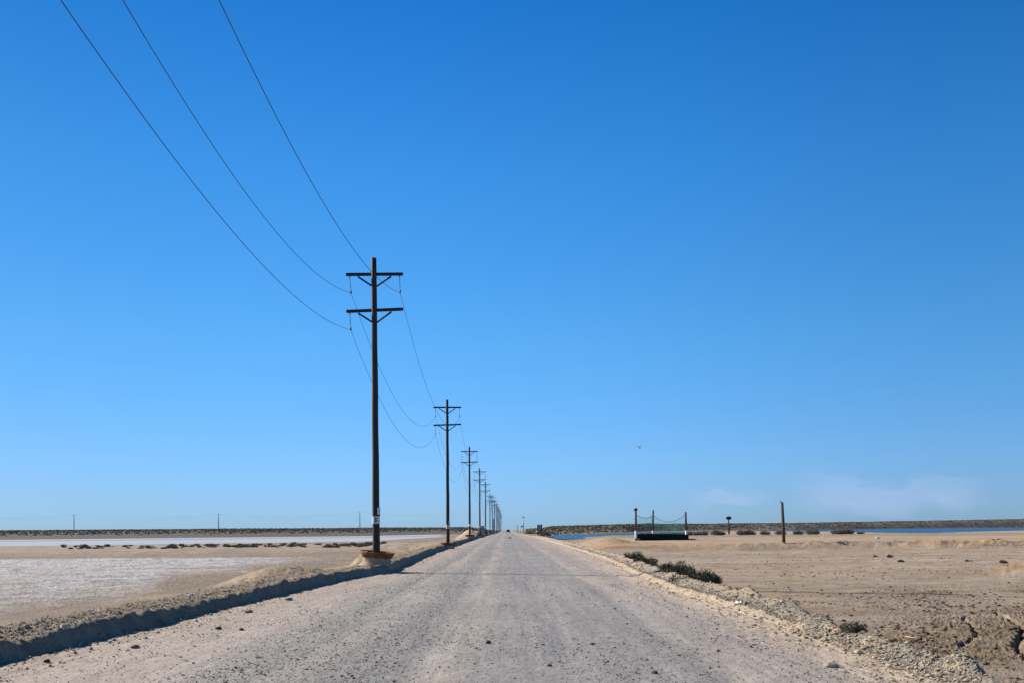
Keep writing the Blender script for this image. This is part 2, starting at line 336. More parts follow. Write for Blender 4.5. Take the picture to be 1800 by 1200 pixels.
    if near.any():
        for k, (pts, w, dep) in enumerate(zip(CHW, (0.045, 0.06, 0.03), (0.10, 0.17, 0.02))):
            d = seg_dist(X[near] + 0.08 * fbm(X[near] * 5, Y[near] * 5, 4, 60, 0.7), Y[near] + 0.22 * fbm(X[near] * 4, Y[near] * 3, 4, 61, 0.7), pts)
            g = 1 - ss(d, w * 0.5, w * 1.3); zf[near] -= dep * g
            ch_dark[near] = np.maximum(ch_dark[near], g * (1.0 if k < 2 else 0.5))
            if k == 1:
                for (bx, by) in (pts[2], pts[8]):
                    d2 = np.hypot(X[near] - bx, (Y[near] - by) * 0.8) * (1 + 0.5 * fbm(X[near] * 6, Y[near] * 6, 3, 62)); g2 = 1 - ss(d2, 0.05, 0.18)
                    zf[near] -= 0.12 * g2; ch_dark[near] = np.maximum(ch_dark[near], g2)
    zf = zf + mound(X, Y, 25.6, 47.5, 3.4, 4.0, 0.75, seed=63)
    # bank of dumped earth and the terrace behind it
    by = 99 + 2.5 * fbm(X * 0.08, X * 0 + 1, 3, 64) + 0.012 * X * 0
    onb = ss(c, 1000, 1085)
    bank = ss(Y, by, by + 4.5); heap = 0.02 + 0.36 * (0.45 + 1.1 * fbm(X * 0.6, Y * 0.5, 6, 65, 0.68)) * ss(c, 1200, 1500)
    zb = bank * (0.60 + heap * (1 - ss(Y, by + 5, by + 9)) * 1.0) * onb
    zb = zb + 0.14 * bank * (1 - ss(Y, by + 5, by + 12)) * fbm(X * 1.1, Y * 0.9, 5, 66, 0.6) * ss(c, 1080, 1250) * onb
    zb = zb + mound(X, Y, 11.8, 124, 5.2, 16, 0.80, seed=67, rough=0.1)
    zb = zb + ss(Y, 180, 215) * (0.14 * np.abs(fbm(X * 0.5, Y * 0.3, 3, 68)))
    zf = zf + zb
    zf = zf + 0.9 * ss(Y, 190, 260) * (1 - ss(c, 955, 975)) + 0.15 * fbm(X * 0.3, Y * 0.1, 3, 69) * ss(Y, 190, 260) * (1 - ss(c, 950, 990))
    zrt = (rz + sh) * (1 - drop) + zf * drop
    z = np.where(on_road, zr, np.where(X <= fl, zl, zrt))
    # water bodies on the right
    n_, f_ = interp(c, SH_PX, SH_NEAR), interp(c, SH_PX, SH_FAR)
    wob = 1 + 0.04 * fbm(X * 0.02, Y * 0.01, 4, 71)
    wat = (c > 930) * ss(Y * wob, n_ * 0.97, n_ * 1.03) * (1 - ss(Y * wob, f_ * 0.98, f_ * 1.02)) * (X > 12)
    z = z * (1 - wat) - 1.3 * wat
    # ridges
    cy = interp(c, CR_PX, CR_Y); el = interp(c, CR_PX, CR_EL); r0 = interp(c, CR_PX, RIDGE_START)
    top = EYE + (el - 1.0) * cy / F
    rise = ss(Y, r0, cy) ** 0.8 * (1 - 0.25 * ss(Y, cy * 1.1, cy * 2.5))
    side = ss(np.abs(X - 0.0), 7, 26)
    z = np.where(Y > 380, z * (1 - rise * side) + (top + 0.5 * fbm(X * 0.01, Y * 0.01, 4, 73)) * rise * side, z)
    z = np.where(Y < 380, z, np.where((rise > 0) | on_road, z, z))
    z = np.where(Y > 3600, np.minimum(z, EYE + 4), z)
    # ---- albedo
    n1 = fbm(X * 0.5, Y * 0.22, 4, 81)[..., None]; n2 = fbm(X * 3.0, Y * 0.35, 4, 82)[..., None]; n3 = fbm(X * 2, Y * 2, 4, 83)[..., None]
    grey = np.array([0.325, 0.32, 0.312]); pink = np.array([0.455, 0.40, 0.352]); cream = np.array([0.58, 0.475, 0.355]); green = np.array([0.33, 0.325, 0.295])
    st = lambda x0, w: np.exp(-((X - x0 + 0.35 * fbm(Y * 0.12, X * 0.2, 3, 84)) / w) ** 2)[..., None]
    road = grey + 0 * n1
    road = road * (1 - ss(np.abs(X + 0.2)[..., None] + 0.5 * n2, 2.2, 4.8)) + pink * ss(np.abs(X + 0.2)[..., None] + 0.5 * n2, 2.2, 4.8)
    for x0, w, k in ((-0.65, 0.30, 1.0), (-1.15, 0.12, 0.6), (-2.55, 0.45, 0.9), (-4.6, 0.8, 0.6), (3.1, 0.45, 0.9), (2.55, 0.12, 0.5)):
        kk = st(x0, w) * k * (0.6 + 0.6 * n2); road = road * (1 - kk) + pink * kk
    for x0, w, k in ((-1.75, 0.32, 0.8), (-3.3, 0.45, 0.8), (-0.3, 0.3, 0.4), (3.9, 0.35, 0.5), (2.2, 0.4, 0.4)):
        kk = st(x0, w) * k * ss(n2 + n1, -0.4, 0.5); road = road * (1 - kk) + green * kk
    ed = (ss(fr - X, 1.3, 0.1) * 0.8)[..., None]; road = road * (1 - ed) + cream * ed
    ed = (ss(X - fl, 1.6, 0.1) * 0.5)[..., None]; road = road * (1 - ed) + cream * 0.9 * ed
    n4 = fbm(X * 7 + 0.4 * fbm(Y * 0.2, X, 2, 85), Y * 0.18, 4, 99)[..., None]; n5 = fbm(X * 16, Y * 9, 3, 100, 0.7)[..., None]
    road = road * (1 + 0.10 * n1 + 0.09 * n2 + 0.10 * n4 + 0.14 * n5)
    lbase = np.array([0.31, 0.262, 0.213]); lpale = np.array([0.43, 0.365, 0.285])
    k = ss(n3 + n1, -0.2, 0.8); left = lbase * (1 - k) + lpale * k
    k = (1 - ss(dl, 1.0, 3.2))[..., None]; left = left * (1 - k) + (lpale * 0.92 + 0.06 * n3) * k
    for (cx, cyy, rx, ry) in ((-8.1, 34.5, 2.4, 5), (-6.75, 47.5, 2, 3), (-10, 104, 8, 17), (-7.3, 190, 4, 8), (-6.6, 205, 4, 8)):
        k = (1 - ss(np.hypot((X - cx) / rx, (Y - cyy) / ry), 0.5, 1.0))[..., None] * 0.85; left = left * (1 - k) + np.array([0.50, 0.405, 0.30]) * k
    left = left * np.array([0.93, 0.90, 0.84])
    # big salt flat: between the brown shore and the sandy rise
    shore = interp(c, [-1500, 0, 80, 133, 213, 267, 300, 400, 520, 600], [22.5, 23.0, 24.6, 26.3, 28.5, 31.3, 42.0, 50.0, 58.0, 70.0])
    sal = ss(Y * (1 + (0.12 + 0.25 * ss(c, 200, 350)) * fbm(X * 0.35, Y * 0.35, 5, 85, 0.6)), shore * 0.86, shore * 1.24) * (1 - ss(Y * (1 + 0.03 * fbm(X * 0.1, Y * 0.1, 3, 86)), 70, 74)) * (1 - ss(c, 380, 620))
    sal = sal * (X < fl - 3)
    crust = np.array([0.565, 0.55, 0.545]) * (1 + 0.16 * fbm(X * 1.2, Y * 0.8, 5, 87)[..., None]) * (1 - 0.42 * ss(fbm(X * 2.6, Y * 1.3, 5, 110, 0.7), -0.02, 0.26)[..., None]) 
    patch = ss(fbm(X * 0.5, Y * 0.5, 5, 88), -0.3, 0.25)
    ks = (sal * (0.62 + 0.38 * np.maximum(patch, ss(Y, 42, 60))))[..., None]; left = left * (1 - ks) + crust * ks
    kt = (tanl * ss(dl, 1, 5))[..., None] * 0.8; left = left * (1 - kt) + (np.array([0.42, 0.34, 0.26]) * (1 + 0.25 * n1 + 0.2 * n3)) * kt
    n0 = interp(c, [-1500, 0, 640, 770, 800], [147, 150, 184, 250, 265]); f0 = interp(c, [-1500, 0, 640, 770, 800], [300, 320, 395, 430, 440])
    strip = ss(Y * (1 + 0.02 * fbm(X * 0.05, Y * 0.05, 3, 89)), n0 * 0.985, n0 * 1.01) * (1 - ss(Y, f0 * 0.97, f0 * 1.01)) * (1 - ss(c + 10 * fbm(Y * 0.02, X * 0, 3, 90), 765, 785)) * (X < fl - 8)
    sdark = np.exp(-((Y - interp(c, [0, 640], [255, 312])) / interp(c, [0, 640], [16, 20])) ** 2) * 0.75
    strip_c = np.array([0.46, 0.52, 0.60]) * (1 - 0.6 * sdark[..., None]) * (1 + 0.08 * fbm(X * 0.02, Y * 0.1, 3, 91)[..., None])
    left = left * (1 - strip[..., None]) + strip_c * strip[..., None]
    kfar = (ss(Y, f0, f0 * 1.05) * (c < 890))[..., None]; left = left * (1 - kfar) + (np.array([0.135, 0.12, 0.105]) * (1 + 0.2 * n1)) * kfar
    rbase = np.array([0.44, 0.365, 0.28]); rpink = np.array([0.50, 0.43, 0.35]); rmud = np.array([0.25, 0.205, 0.155]); rtan = np.array([0.52, 0.37, 0.22])
    k = ss(fbm(X * 0.12, Y * 0.35, 5, 92), -0.25, 0.35)[..., None]; right = rbase * (1 - k) + rpink * k
    n6 = fbm(X * 1.6, Y * 2.4, 5, 111, 0.7)[..., None]; right = right * (1 + 0.12 * n3 + 0.12 * n1) * (1 - 0.30 * ss(n6, 0.05, 0.35))
    kbn = ((1 - ss(Y, 26, 60)) * ss(c, 1150, 1600) * 0.45)[..., None]; right = right * (1 - kbn) + np.array([0.35, 0.285, 0.22]) * (1 + 0.2 * n3) * kbn
    k = (mudy * 0.85 + 0.35 * (Y < 40) * ss(fbm(X * 0.5, Y * 0.4, 4, 93), 0, 0.4))[..., None]; k = np.clip(k, 0, 1); right = right * (1 - k) + rmud * (1 + 0.25 * n3) * (1 - 0.4 * ss(fbm(X * 5, Y * 7, 4, 112, 0.7), 0.0, 0.3)[..., None]) * k
    wet = (ss(fbm(X * 0.25, Y * 0.8, 3, 94), 0.25, 0.5) * (Y < 36) * 0.5)[..., None]; right = right * (1 - wet) + np.array([0.40, 0.375, 0.35]) * wet
    right = right * (1 - 0.55 * ch_dark[..., None])
    kb = (np.clip(bank * (1 - ss(Y, by + 7, by + 16)) + (1 - ss(np.hypot((X - 12.5) / 8.5, (Y - 122) / 22), 0.6, 1.0)), 0, 1) * onb)[..., None]
    kb = np.maximum(kb, (1 - ss(np.hypot((X - 25.6) / 3.6, (Y - 47.5) / 4.4), 0.5, 1))[..., None] * 0.9)
    tan2 = rtan * (1 - 0.30 * ss(fbm(X * 1.3, Y * 1.8, 5, 113, 0.7), 0.05, 0.3)[..., None]) * (1 - 0.35 * ss(fbm(X * 0.5, Y * 0.6, 4, 95), 0.0, 0.5) * ss(c, 1300, 1400))[..., None]
    right = right * (1 - kb) + tan2 * kb
    kp = (bank * ss(Y, by + 8, by + 16) * onb)[..., None] * 0.9; right = right * (1 - kp) + (np.array([0.52, 0.42, 0.31]) * (1 + 0.06 * n1)) * kp * (1 - kb) + right * kp * kb
    kq = (ss(Y, 178, 205) * (1 - ss(Y, 260, 300)))[..., None] * 0.6; right = right * (1 - kq) + np.array([0.30, 0.235, 0.175]) * (1 + 0.3 * n3) * kq
    gp_ = ss(fbm(X * 0.10 + 3, Y * 0.55, 5, 114, 0.6), 0.0, 0.35)[..., None] * 0.7; right = right * (1 - gp_) + np.array([0.37, 0.335, 0.30]) * (1 + 0.1 * n3) * gp_
    br_ = ss(fbm(X * 0.16 + 9, Y * 0.8, 6, 115, 0.65), 0.08, 0.40)[..., None] * 0.75; right = right * (1 - br_) + np.array([0.30, 0.235, 0.17]) * (1 + 0.2 * n3) * br_
    right = right * np.array([0.99, 0.94, 0.87])
    ksh = (1 - ss(dr, bw * 0.9, bw + 0.9))[..., None]
    shc = cream * (1 + 0.10 * n3); gb = (np.exp(-((dr - 0.45 * bw) / (0.16 * bw)) ** 2) * ss(fbm(X * 1.5, Y * 0.6, 3, 96), -0.4, 0.2) * 0.8 + 0.8 * (1 - ss(Y, 18, 25)) * ss(dr, 0.15, 0.35) * ss(fbm(X * 2.5, Y * 1.2, 4, 97), -0.25, 0.2))[..., None]
    shc = shc * (1 - gb) + np.array([0.31, 0.30, 0.26]) * gb
    right = right * (1 - ksh) + shc * ksh
    krr = (ss(Y, 190, 240) * (1 - ss(c, 950, 975)))[..., None] * 0.7; right = right * (1 - krr) + np.array([0.22, 0.18, 0.14]) * krr
    kfar = ((Y > f_ * 0.97) * ss(Y, 400, 430))[..., None]
    fc = np.array([0.29, 0.25, 0.19]) * (1 + 0.25 * fbm(X * 0.02, Y * 0.02, 4, 98)[..., None]); lowb = (ss(Y / np.maximum(f_, 1), 1.06, 0.99))[..., None]
    fc = fc * (1 - 0.8 * lowb) + np.array([0.06, 0.055, 0.05]) * 0.8 * lowb
    right = right * (1 - kfar) + fc * kfar
    col = np.where(on_road[..., None], road, np.where((X <= fl)[..., None], left, right))
    zone = np.full(X.shape, 0)                               # 0 ground
    zone[on_road] = 1
    zone[(X <= fl) & (dl < 2.0) & (Y < 420)] = 2; zone[(X >= fr) & (dr < 2.3) & (Y < 420)] = 2
    zone[((sal > 0.4) | (strip > 0.5)) & (X < fl)] = 3
    zone[(Y > 380) & (rise * side > 0.02)] = 4
    return z, np.clip(col, 0.01, 0.9), zone

rows = [-60, -40, -25, -15, -8, -3, 0, 3, 6, 8, 9.2, 10.2]; y = 10.8
while y < 9000:
    rows.append(y); y += min(y * y / (1743 * 2.4), 0.02 * y, 0.4 if 92 < y < 116 else 1e9)
rows = np.array(rows)
ts = np.concatenate([-np.geomspace(9, 0.68, 60), np.linspace(-0.67, 0.67, 1350), np.geomspace(0.68, 9, 60)])
TT, YY = np.meshgrid(ts, rows)
XX = TT * np.maximum(YY + 2.0, 8.0)
Zt, Ct, Zo = terrain(XX, YY)
nr, nc = XX.shape
idx = np.arange(nr * nc).reshape(nr, nc)
quads = np.stack([idx[:-1, :-1], idx[:-1, 1:], idx[1:, 1:], idx[1:, :-1]], -1).reshape(-1, 4)
zf_ = Zo[:-1, :-1].reshape(-1)
Vall = np.stack([XX, YY, Zt], -1).reshape(-1, 3); Call = Ct.reshape(-1, 3)
for zid, nm, mt in ((0, 'ground', M_EARTH), (1, 'road', M_ROAD), (2, 'earth_berm', M_BERM), (3, 'salt_flat', M_SALT), (4, 'hills', M_EARTH)):
    q = quads[zf_ == zid]; u, inv = np.unique(q, return_inverse=True)
    me = np_mesh(nm, Vall[u], inv.reshape(-1, 4), Call[u]); tag(link_mesh(nm, me, mt), kind='structure')
def ground_z(X, Y):
    z, _, _ = terrain(np.array([[float(X)]]), np.array([[float(Y)]])); return float(z[0, 0])
def ground_zs(X, Y):
    z, c, _ = terrain(np.asarray(X)[None, :], np.asarray(Y)[None, :]); return z[0], c[0]
def place(px, py, z0=0.0):
    """world point on the terrain seen at a photo pixel"""
    z = z0
    for _ in range(6):
        X, Y = gp(px, py, z); z = 0.5 * z + 0.5 * ground_z(X, Y)
    X, Y = gp(px, py, z); return Vector((X, Y, ground_z(X, Y)))

# water sheet
bm = MB(); me = np_mesh('water', np.array([[8, 230, -0.32], [2600, 230, -0.32], [5200, 3400, -0.32], [12, 3400, -0.32]], float), np.array([[0, 1, 2, 3]]))
tag(link_mesh('water', me, M_WATER), kind='structure')

# ---------------------------------------------------------------- loose stones (beyond counting)
def stones(name, X, Y, size, cols, mat, flat=0.55, sink=0.25):
    base = np.array([[1, 0, 0], [-1, 0, 0], [0, 1, 0], [0, -1, 0], [0, 0, 1], [0, 0, -1], [.6, .6, .5], [-.6, .6, .5], [.6, -.6, .5], [-.6, -.6, .5]], float)
    Fc = np.array([[0, 6, 8], [6, 4, 8], [4, 9, 8], [4, 7, 9], [4, 6, 7], [6, 2, 7], [2, 1, 7], [1, 9, 7], [1, 3, 9], [3, 8, 9], [3, 0, 8], [0, 2, 6], [2, 0, 5], [1, 2, 5], [3, 1, 5], [0, 3, 5]])
    n = len(X); z, _ = ground_zs(X, Y)
    P = base[None] * (1 + RNG.uniform(-0.35, 0.35, (n, 10, 3)))
    a = RNG.uniform(0, 6.28, n); ca, sa = np.cos(a)[:, None], np.sin(a)[:, None]
    el = RNG.uniform(0.6, 1.0, (n, 1))
    px_, py_ = P[..., 0], P[..., 1] * el
    Q = np.stack([px_ * ca - py_ * sa, px_ * sa + py_ * ca, P[..., 2] * flat], -1) * size[:, None, None] * 0.5
    Q[..., 0] += X[:, None]; Q[..., 1] += Y[:, None]; Q[..., 2] += (z + size * flat * 0.5 * (1 - 2 * sink))[:, None]
    V = Q.reshape(-1, 3); FF = (Fc[None] + (np.arange(n) * 10)[:, None, None]).reshape(-1, 3)
    C_ = np.repeat(cols, 10, 0)
    me = np_mesh(name, V, FF, C_, smooth=False); return link_mesh(name, me, mat)
# road gravel
n = 90000
Yg = 1 / RNG.uniform(1 / 120, 1 / 10.8, n); fl, fr = foot_l(Yg), foot_r(Yg); Xg = RNG.uniform(0, 1, n) * (fr - fl) + fl
dens = 0.20 + 0.9 * np.exp(-((Xg + 1.75) / 0.5) ** 2) + 0.8 * np.exp(-((Xg + 3.3) / 0.6) ** 2) + 0.7 * np.exp(-((Xg - 3.9) / 0.5) ** 2) + 0.5 * ss(fbm(Xg * 0.9, Yg * 0.25, 3, 101), 0.0, 0.5)
k = (RNG.uniform(0, 1.3, n) < dens) & (np.abs(Xg) < 0.56 * Yg + 0.3); Xg, Yg = Xg[k], Yg[k]; n = len(Xg)
sz = RNG.lognormal(math.log(0.0095), 0.55, n) * (1 + Yg / 55); sz = np.clip(sz, 0.007, 0.06)
shade = RNG.uniform(0.55, 1.2, n)[:, None]; dk = (RNG.uniform(0, 1, n) < 0.14)[:, None]
cols = np.where(dk, np.array([0.10, 0.085, 0.075]), np.array([0.40, 0.37, 0.325])) * shade
tag(stones('gravel', Xg, Yg, sz, np.clip(cols, 0.02, 0.7), M_STONE), kind='stuff')
# clods on both berms and shoulders
def clods(name, side, n, ymax, spread, sizes, seedcol):
    Yc = 1 / RNG.uniform(1 / ymax, 1 / 10.8, n); d = RNG.gamma(2.0, spread / 2.2, n)
    Xc = (foot_l(Yc) - 0.25 - d) if side < 0 else foot_r(Yc) + berm_w_r(Yc) * np.where(RNG.uniform(0, 1, n) < 0.75 - 0.3 * (Yc < 18), RNG.normal(0.48, 0.13, n), RNG.uniform(0.05, 1.15, n))
    k = np.abs(Xc) < 0.56 * Yc + 0.3; Xc, Yc = Xc[k], Yc[k]; s = np.clip(RNG.lognormal(math.log(sizes), 0.62, len(Xc)) * (1 + Yc / 80), 0.008, 0.13)
    c = seedcol * RNG.uniform(0.65, 1.15, (len(Xc), 1)); tag(stones(name, Xc, Yc, s, np.clip(c, 0.02, 0.8), M_STONE, flat=0.6), kind='stuff')
clods('clods', -1, 22000, 110, 1.0, 0.013, np.array([0.38, 0.32, 0.25]))
clods('clods', 1, 15000, 110, 0.75, 0.014, np.array([0.42, 0.37, 0.29]))
# clods spilled from both banks onto the road edge, and coarser lumps along the right bank
n = 3000; Ys = 1 / RNG.uniform(1 / 90, 1 / 10.8, n); sd = RNG.uniform(0, 1, n) < 0.5; off_ = RNG.gamma(1.4, 0.20, n) - 0.12
Xs = np.where(sd, foot_l(Ys) + off_, foot_r(Ys) - off_); k = np.abs(Xs) < 0.56 * Ys + 0.3; Xs, Ys = Xs[k], Ys[k]
s_ = np.clip(RNG.lognormal(math.log(0.018), 0.65, len(Xs)) * (1 + Ys / 80), 0.008, 0.09)
tag(stones('spilled_clods', Xs, Ys, s_, np.array([0.45, 0.38, 0.29]) * RNG.uniform(0.6, 1.1, (len(Xs), 1)), M_STONE, flat=0.6), kind='stuff')
n = 700; Ys = 1 / RNG.uniform(1 / 50, 1 / 11.0, n); Xs = foot_r(Ys) + berm_w_r(Ys) * RNG.uniform(0.25, 1.05, n)
tag(stones('coarse_clods', Xs, Ys, np.clip(RNG.lognormal(math.log(0.05), 0.4, n), 0.03, 0.13), np.array([0.42, 0.37, 0.29]) * RNG.uniform(0.5, 1.1, (n, 1)), M_STONE, flat=0.6, sink=0.3), kind='stuff')
# debris in the right-hand field
n = 26000; Yd = 1 / RNG.uniform(1 / 95, 1 / 13, n); Xd = foot_r(Yd) + 1.5 + RNG.uniform(0, 1, n) * 0.56 * Yd
k = (np.abs(Xd) < 0.56 * Yd) & (RNG.uniform(0, 1, n) < 0.12 + 0.9 * ss(fbm(Xd * 0.35, Yd * 0.3, 3, 103), 0.0, 0.35)); Xd, Yd = Xd[k], Yd[k]
s = np.clip(RNG.lognormal(math.log(0.022), 0.7, len(Xd)) * (1 + Yd / 60), 0.01, 0.13)
tag(stones('mud_clods', Xd, Yd, s, np.array([0.17, 0.135, 0.10]) * RNG.uniform(0.35, 1.5, (len(Xd), 1)), M_STONE, flat=0.5), kind='stuff')
# single stones one can point at
rocks = [((858, 1130), 0.10, 'black', 'black oval stone lying alone left of the road centre'), ((1150, 1183), 0.09, 'dark', 'dark stone near the bottom edge, right of the road centre'),
         ((1041, 1132), 0.07, 'dark', 'small dark stone in the middle of the road, beside a smaller chip'), ((1262, 1144), 0.06, 'black', 'small black stone on the pale right wheel track'),
         ((1461, 1172), 0.16, 'pale', 'grey angular rock at the foot of the right bank, nearest the camera'), ((1509, 1148), 0.12, 'cream', 'rounded cream rock on the edge of the right bank'),
         ((82, 1163), 0.10, 'dark', 'dark brown stone beside the shadow of the left bank'), ((508, 1054), 0.19, 'grey', 'flat grey slab at the shadow edge of the left bank'), ((437, 1076), 0.17, 'grey', 'flat dark grey slab on the road, left of the gravel'),
         ((384, 1105), 0.12, 'dark', 'brown flat stone on the left side of the road'), ((424, 1107), 0.11, 'black', 'blackish flat stone between two brown ones on the left of the road'),
         ((966, 1170), 0.07, 'dark', 'dark pebble low in the picture just right of the road centre'), ((114, 1104), 0.20, 'cream', 'pale rounded rock on top of the left bank'), ((237, 1138), 0.15, 'grey', 'grey rock at the foot of the left bank in the shadow edge')]
RC = {'black': (0.02, 0.02, 0.022), 'dark': (0.075, 0.065, 0.055), 'pale': (0.36, 0.34, 0.30), 'cream': (0.58, 0.50, 0.38), 'grey': (0.15, 0.145, 0.13)}
RM = {k_: simple('stone_' + k_, v, 0.85, tuple(x * 0.6 for x in v), 9, 0.01) for k_, v in RC.items()}
for (p, sz_, kc, lab) in rocks:
    w = place(*p); b = bmesh.new(); bmesh.ops.create_icosphere(b, subdivisions=3, radius=0.5)
    sd = random.randint(0, 999)
    for v in b.verts:
        q = 1 + 0.28 * float(fbm(np.array([v.co.x * 2.5 + v.co.z]), np.array([v.co.y * 2.5 - v.co.z]), 3, sd)[0])
        v.co *= q; v.co.z *= (0.42 if kc in ('grey',) else 0.62); v.co.y *= 0.8
    b.to_mesh(me := bpy.data.meshes.new('stone')); b.free(); o = link_mesh('stone', me, RM[kc])
    o.scale = (sz_,) * 3; o.location = w + Vector((0, 0, sz_ * 0.13)); o.rotation_euler = (0, 0, random.uniform(0, 3)); tag(o, lab, 'stone', 'stones lying about the road')

# ---------------------------------------------------------------- shrubs
def shrub_mesh(name, w, h, n, leaf=0.035, seed=0, upright=0.6, lobes=6):
    r = np.random.default_rng(seed)
    lc = np.stack([r.uniform(-0.38, 0.38, lobes) * w, r.uniform(-0.3, 0.3, lobes) * w, np.zeros(lobes)], 1); lh = r.uniform(0.6, 1.0, lobes) * h; lw = r.uniform(0.15, 0.26, lobes) * w
    li = r.integers(0, lobes, n); u = r.uniform(0, 1, n) ** 0.8; a = r.uniform(0, 6.28, n); rad = np.sqrt(r.uniform(0, 1, n)) * lw[li] * (0.5 + 0.75 * np.sin(np.clip(u * 2.2, 0, 2.6)))
    base = lc[li] + np.stack([np.cos(a) * rad, np.sin(a) * rad, u * lh[li] * (1 - 0.35 * (rad / lw[li]) ** 2)], 1)
    d = np.stack([np.cos(a) * 0.6 + r.normal(0, .4, n), np.sin(a) * 0.6 + r.normal(0, .4, n), upright + r.uniform(0, 0.9, n)], 1); d /= np.linalg.norm(d, axis=1)[:, None]
    s = np.cross(d, r.normal(0, 1, (n, 3))); s /= np.linalg.norm(s, axis=1)[:, None]
    L = leaf * r.uniform(0.8, 2.2, n)[:, None]; W = leaf * 0.32
    V = np.stack([base - s * W, base + s * W, base + d * L + s * W * 0.3, base + d * L - s * W * 0.3], 1).reshape(-1, 3)
    V[:, 2] = np.maximum(V[:, 2], -0.02)
    return np_mesh(name, V, np.arange(n * 4).reshape(-1, 4), smooth=False)
def stem_mesh(name, w, h, seed):
    r = random.Random(seed); m_ = MB()
    for i in range(9):
        a = r.uniform(0, 6.28); q = r.uniform(0.1, 0.4) * w; hh = h * r.uniform(0.5, 0.9)
        m_.tube([(q * 0.4 * math.cos(a), q * 0.4 * math.sin(a), -0.05), (q * 0.7 * math.cos(a), q * 0.7 * math.sin(a), hh * 0.5), (q * math.cos(a), q * math.sin(a), hh)], [0.012, 0.008, 0.003], 5)
    return m_
protos = []
for i, (w, h, n) in enumerate(((0.9, 0.42, 1800), (0.7, 0.5, 1700), (1.1, 0.38, 2000))):
    e = empty('saltbush', (0, 0, 0)); link_mesh('foliage', shrub_mesh('foliage', w, h, n, 0.035, 20 + i), M_DARKG2, e); stem_mesh('stems', w, h, i).build('stems', M_STICK, e); protos.append(e)
used = set()
def put_shrub(k_, loc, s, label, group, sz_=None):
    e = protos[k_] if k_ not in used else copy_tree(protos[k_]); used.add(k_)
    e.location = loc; e.rotation_euler = (0, 0, random.uniform(0, 6)); e.scale = (s, s, sz_ or s); return tag(e, label, 'shrub', group)
berm_bushes = [((1104, 980), 0.9, 'small dark saltbush at the far end of the row on the right bank'), ((1117, 984), 0.9, 'low saltbush second from the far end of the row on the right bank'),
    ((1131, 991), 0.95, 'saltbush just beyond the gap in the row on the right bank'), ((1146, 995), 0.75, 'rounded small saltbush standing apart in the gap of the row'),
    ((1166, 1001), 0.62, 'low saltbush just after the gap, behind the sandy crest'), ((1180, 1003), 0.95, 'tall spiky saltbush in the middle of the row'),
    ((1196, 1008), 0.95, 'bushy saltbush right of the middle of the row'), ((1212, 1013), 0.75, 'low saltbush before the tallest in the row'), ((1226, 1013), 1.0, 'tallest brownish saltbush near the close end of the row'),
    ((1240, 1019), 0.85, 'dark round saltbush at the close end of the row')]
for i, (p, s, lab) in enumerate(berm_bushes):
    Y = 40.0; ddx = unroll(p[0], p[1])[0]
    for _ in range(30): Y = 0.5 * Y + 0.5 * (float(foot_r(np.array([Y]))[0]) + float(berm_w_r(Y)) + 0.22) * F / ddx
    X = ddx * Y / F; put_shrub(i % 3, (X, Y, ground_z(X, Y) - 0.03), s * 1.2, lab, 'saltbushes behind the right bank', s * (1.3 if i < 4 else 1.55))
for i, (p, s, lab) in enumerate([((1300, 1034), 0.45, 'tiny reddish saltbush alone on the crest of the right bank'), ((1452, 1086), 0.25, 'tiny upright sprig on the crest left of the bigger clump'),
        ((1482, 1098), 0.42, 'low clump at the left of the close saltbush group'), ((1503, 1103), 0.60, 'spiky dark saltbush nearest the camera on the right bank'), ((1575, 1135), 0.30, 'sparse green tuft at the edge of the right bank'),
        ((1583, 987), 0.9, 'grey-green saltbush out in the sandy field'), ((1565, 979), 1.0, 'dark low saltbush in the open field left of a twin'), ((1701, 986), 0.8, 'round saltbush alone in the right-hand field'),
        ((1762, 989), 1.1, 'twiggy saltbush in the field at far right'), ((1539, 978), 0.7, 'small brown saltbush in the field, leftmost of its line')]):
    if i < 5:
        Y = 18.0; ddx = unroll(p[0], p[1])[0]
        for _ in range(30): Y = 0.5 * Y + 0.5 * (float(foot_r(np.array([Y]))[0]) + float(berm_w_r(Y)) + 0.10) * F / ddx
        w = Vector((ddx * Y / F, Y, 0)); w.z = ground_z(w.x, Y)
    else: w = place(p[0], p[1], -0.3)
    put_shrub((i + 1) % 3, w - Vector((0, 0, 0.03)), s * (0.6 if i > 4 else 0.9), lab, None)
# shrubs on the strip of sand before the white salt pan, and by the water
far_p = [link_mesh('shrub', shrub_mesh('shrub', 2.2, 0.75, 1500, 0.10, 40 + i, 0.5, 9), M_DARKG) for i in range(3)]
fused = set()
def far_shrub(k_, loc, s, label, group, h=1.0):
    o = far_p[k_] if k_ not in fused else far_p[k_].copy()
    if k_ in fused: scene.collection.objects.link(o)
    fused.add(k_); o.location = loc; o.scale = (s, s, s * h); o.rotation_euler = (0, 0, random.uniform(0, 6)); return tag(o, label, 'shrub', group)
cnt = 0
for i in range(210):
    px = 100 + 590 * (1 - random.random() ** 1.3) if i % 5 else random.uniform(250, 690)
    Y = random.uniform(108, 134); X = (px - PX0) * Y / F
    far_shrub(i % 3, (X, Y, ground_z(X, Y) - 0.03), random.uniform(0.12, 0.38), 'low grey-green shrub on the sandy strip before the white salt pan', 'shrubs before the white salt pan', random.uniform(0.8, 1.6))
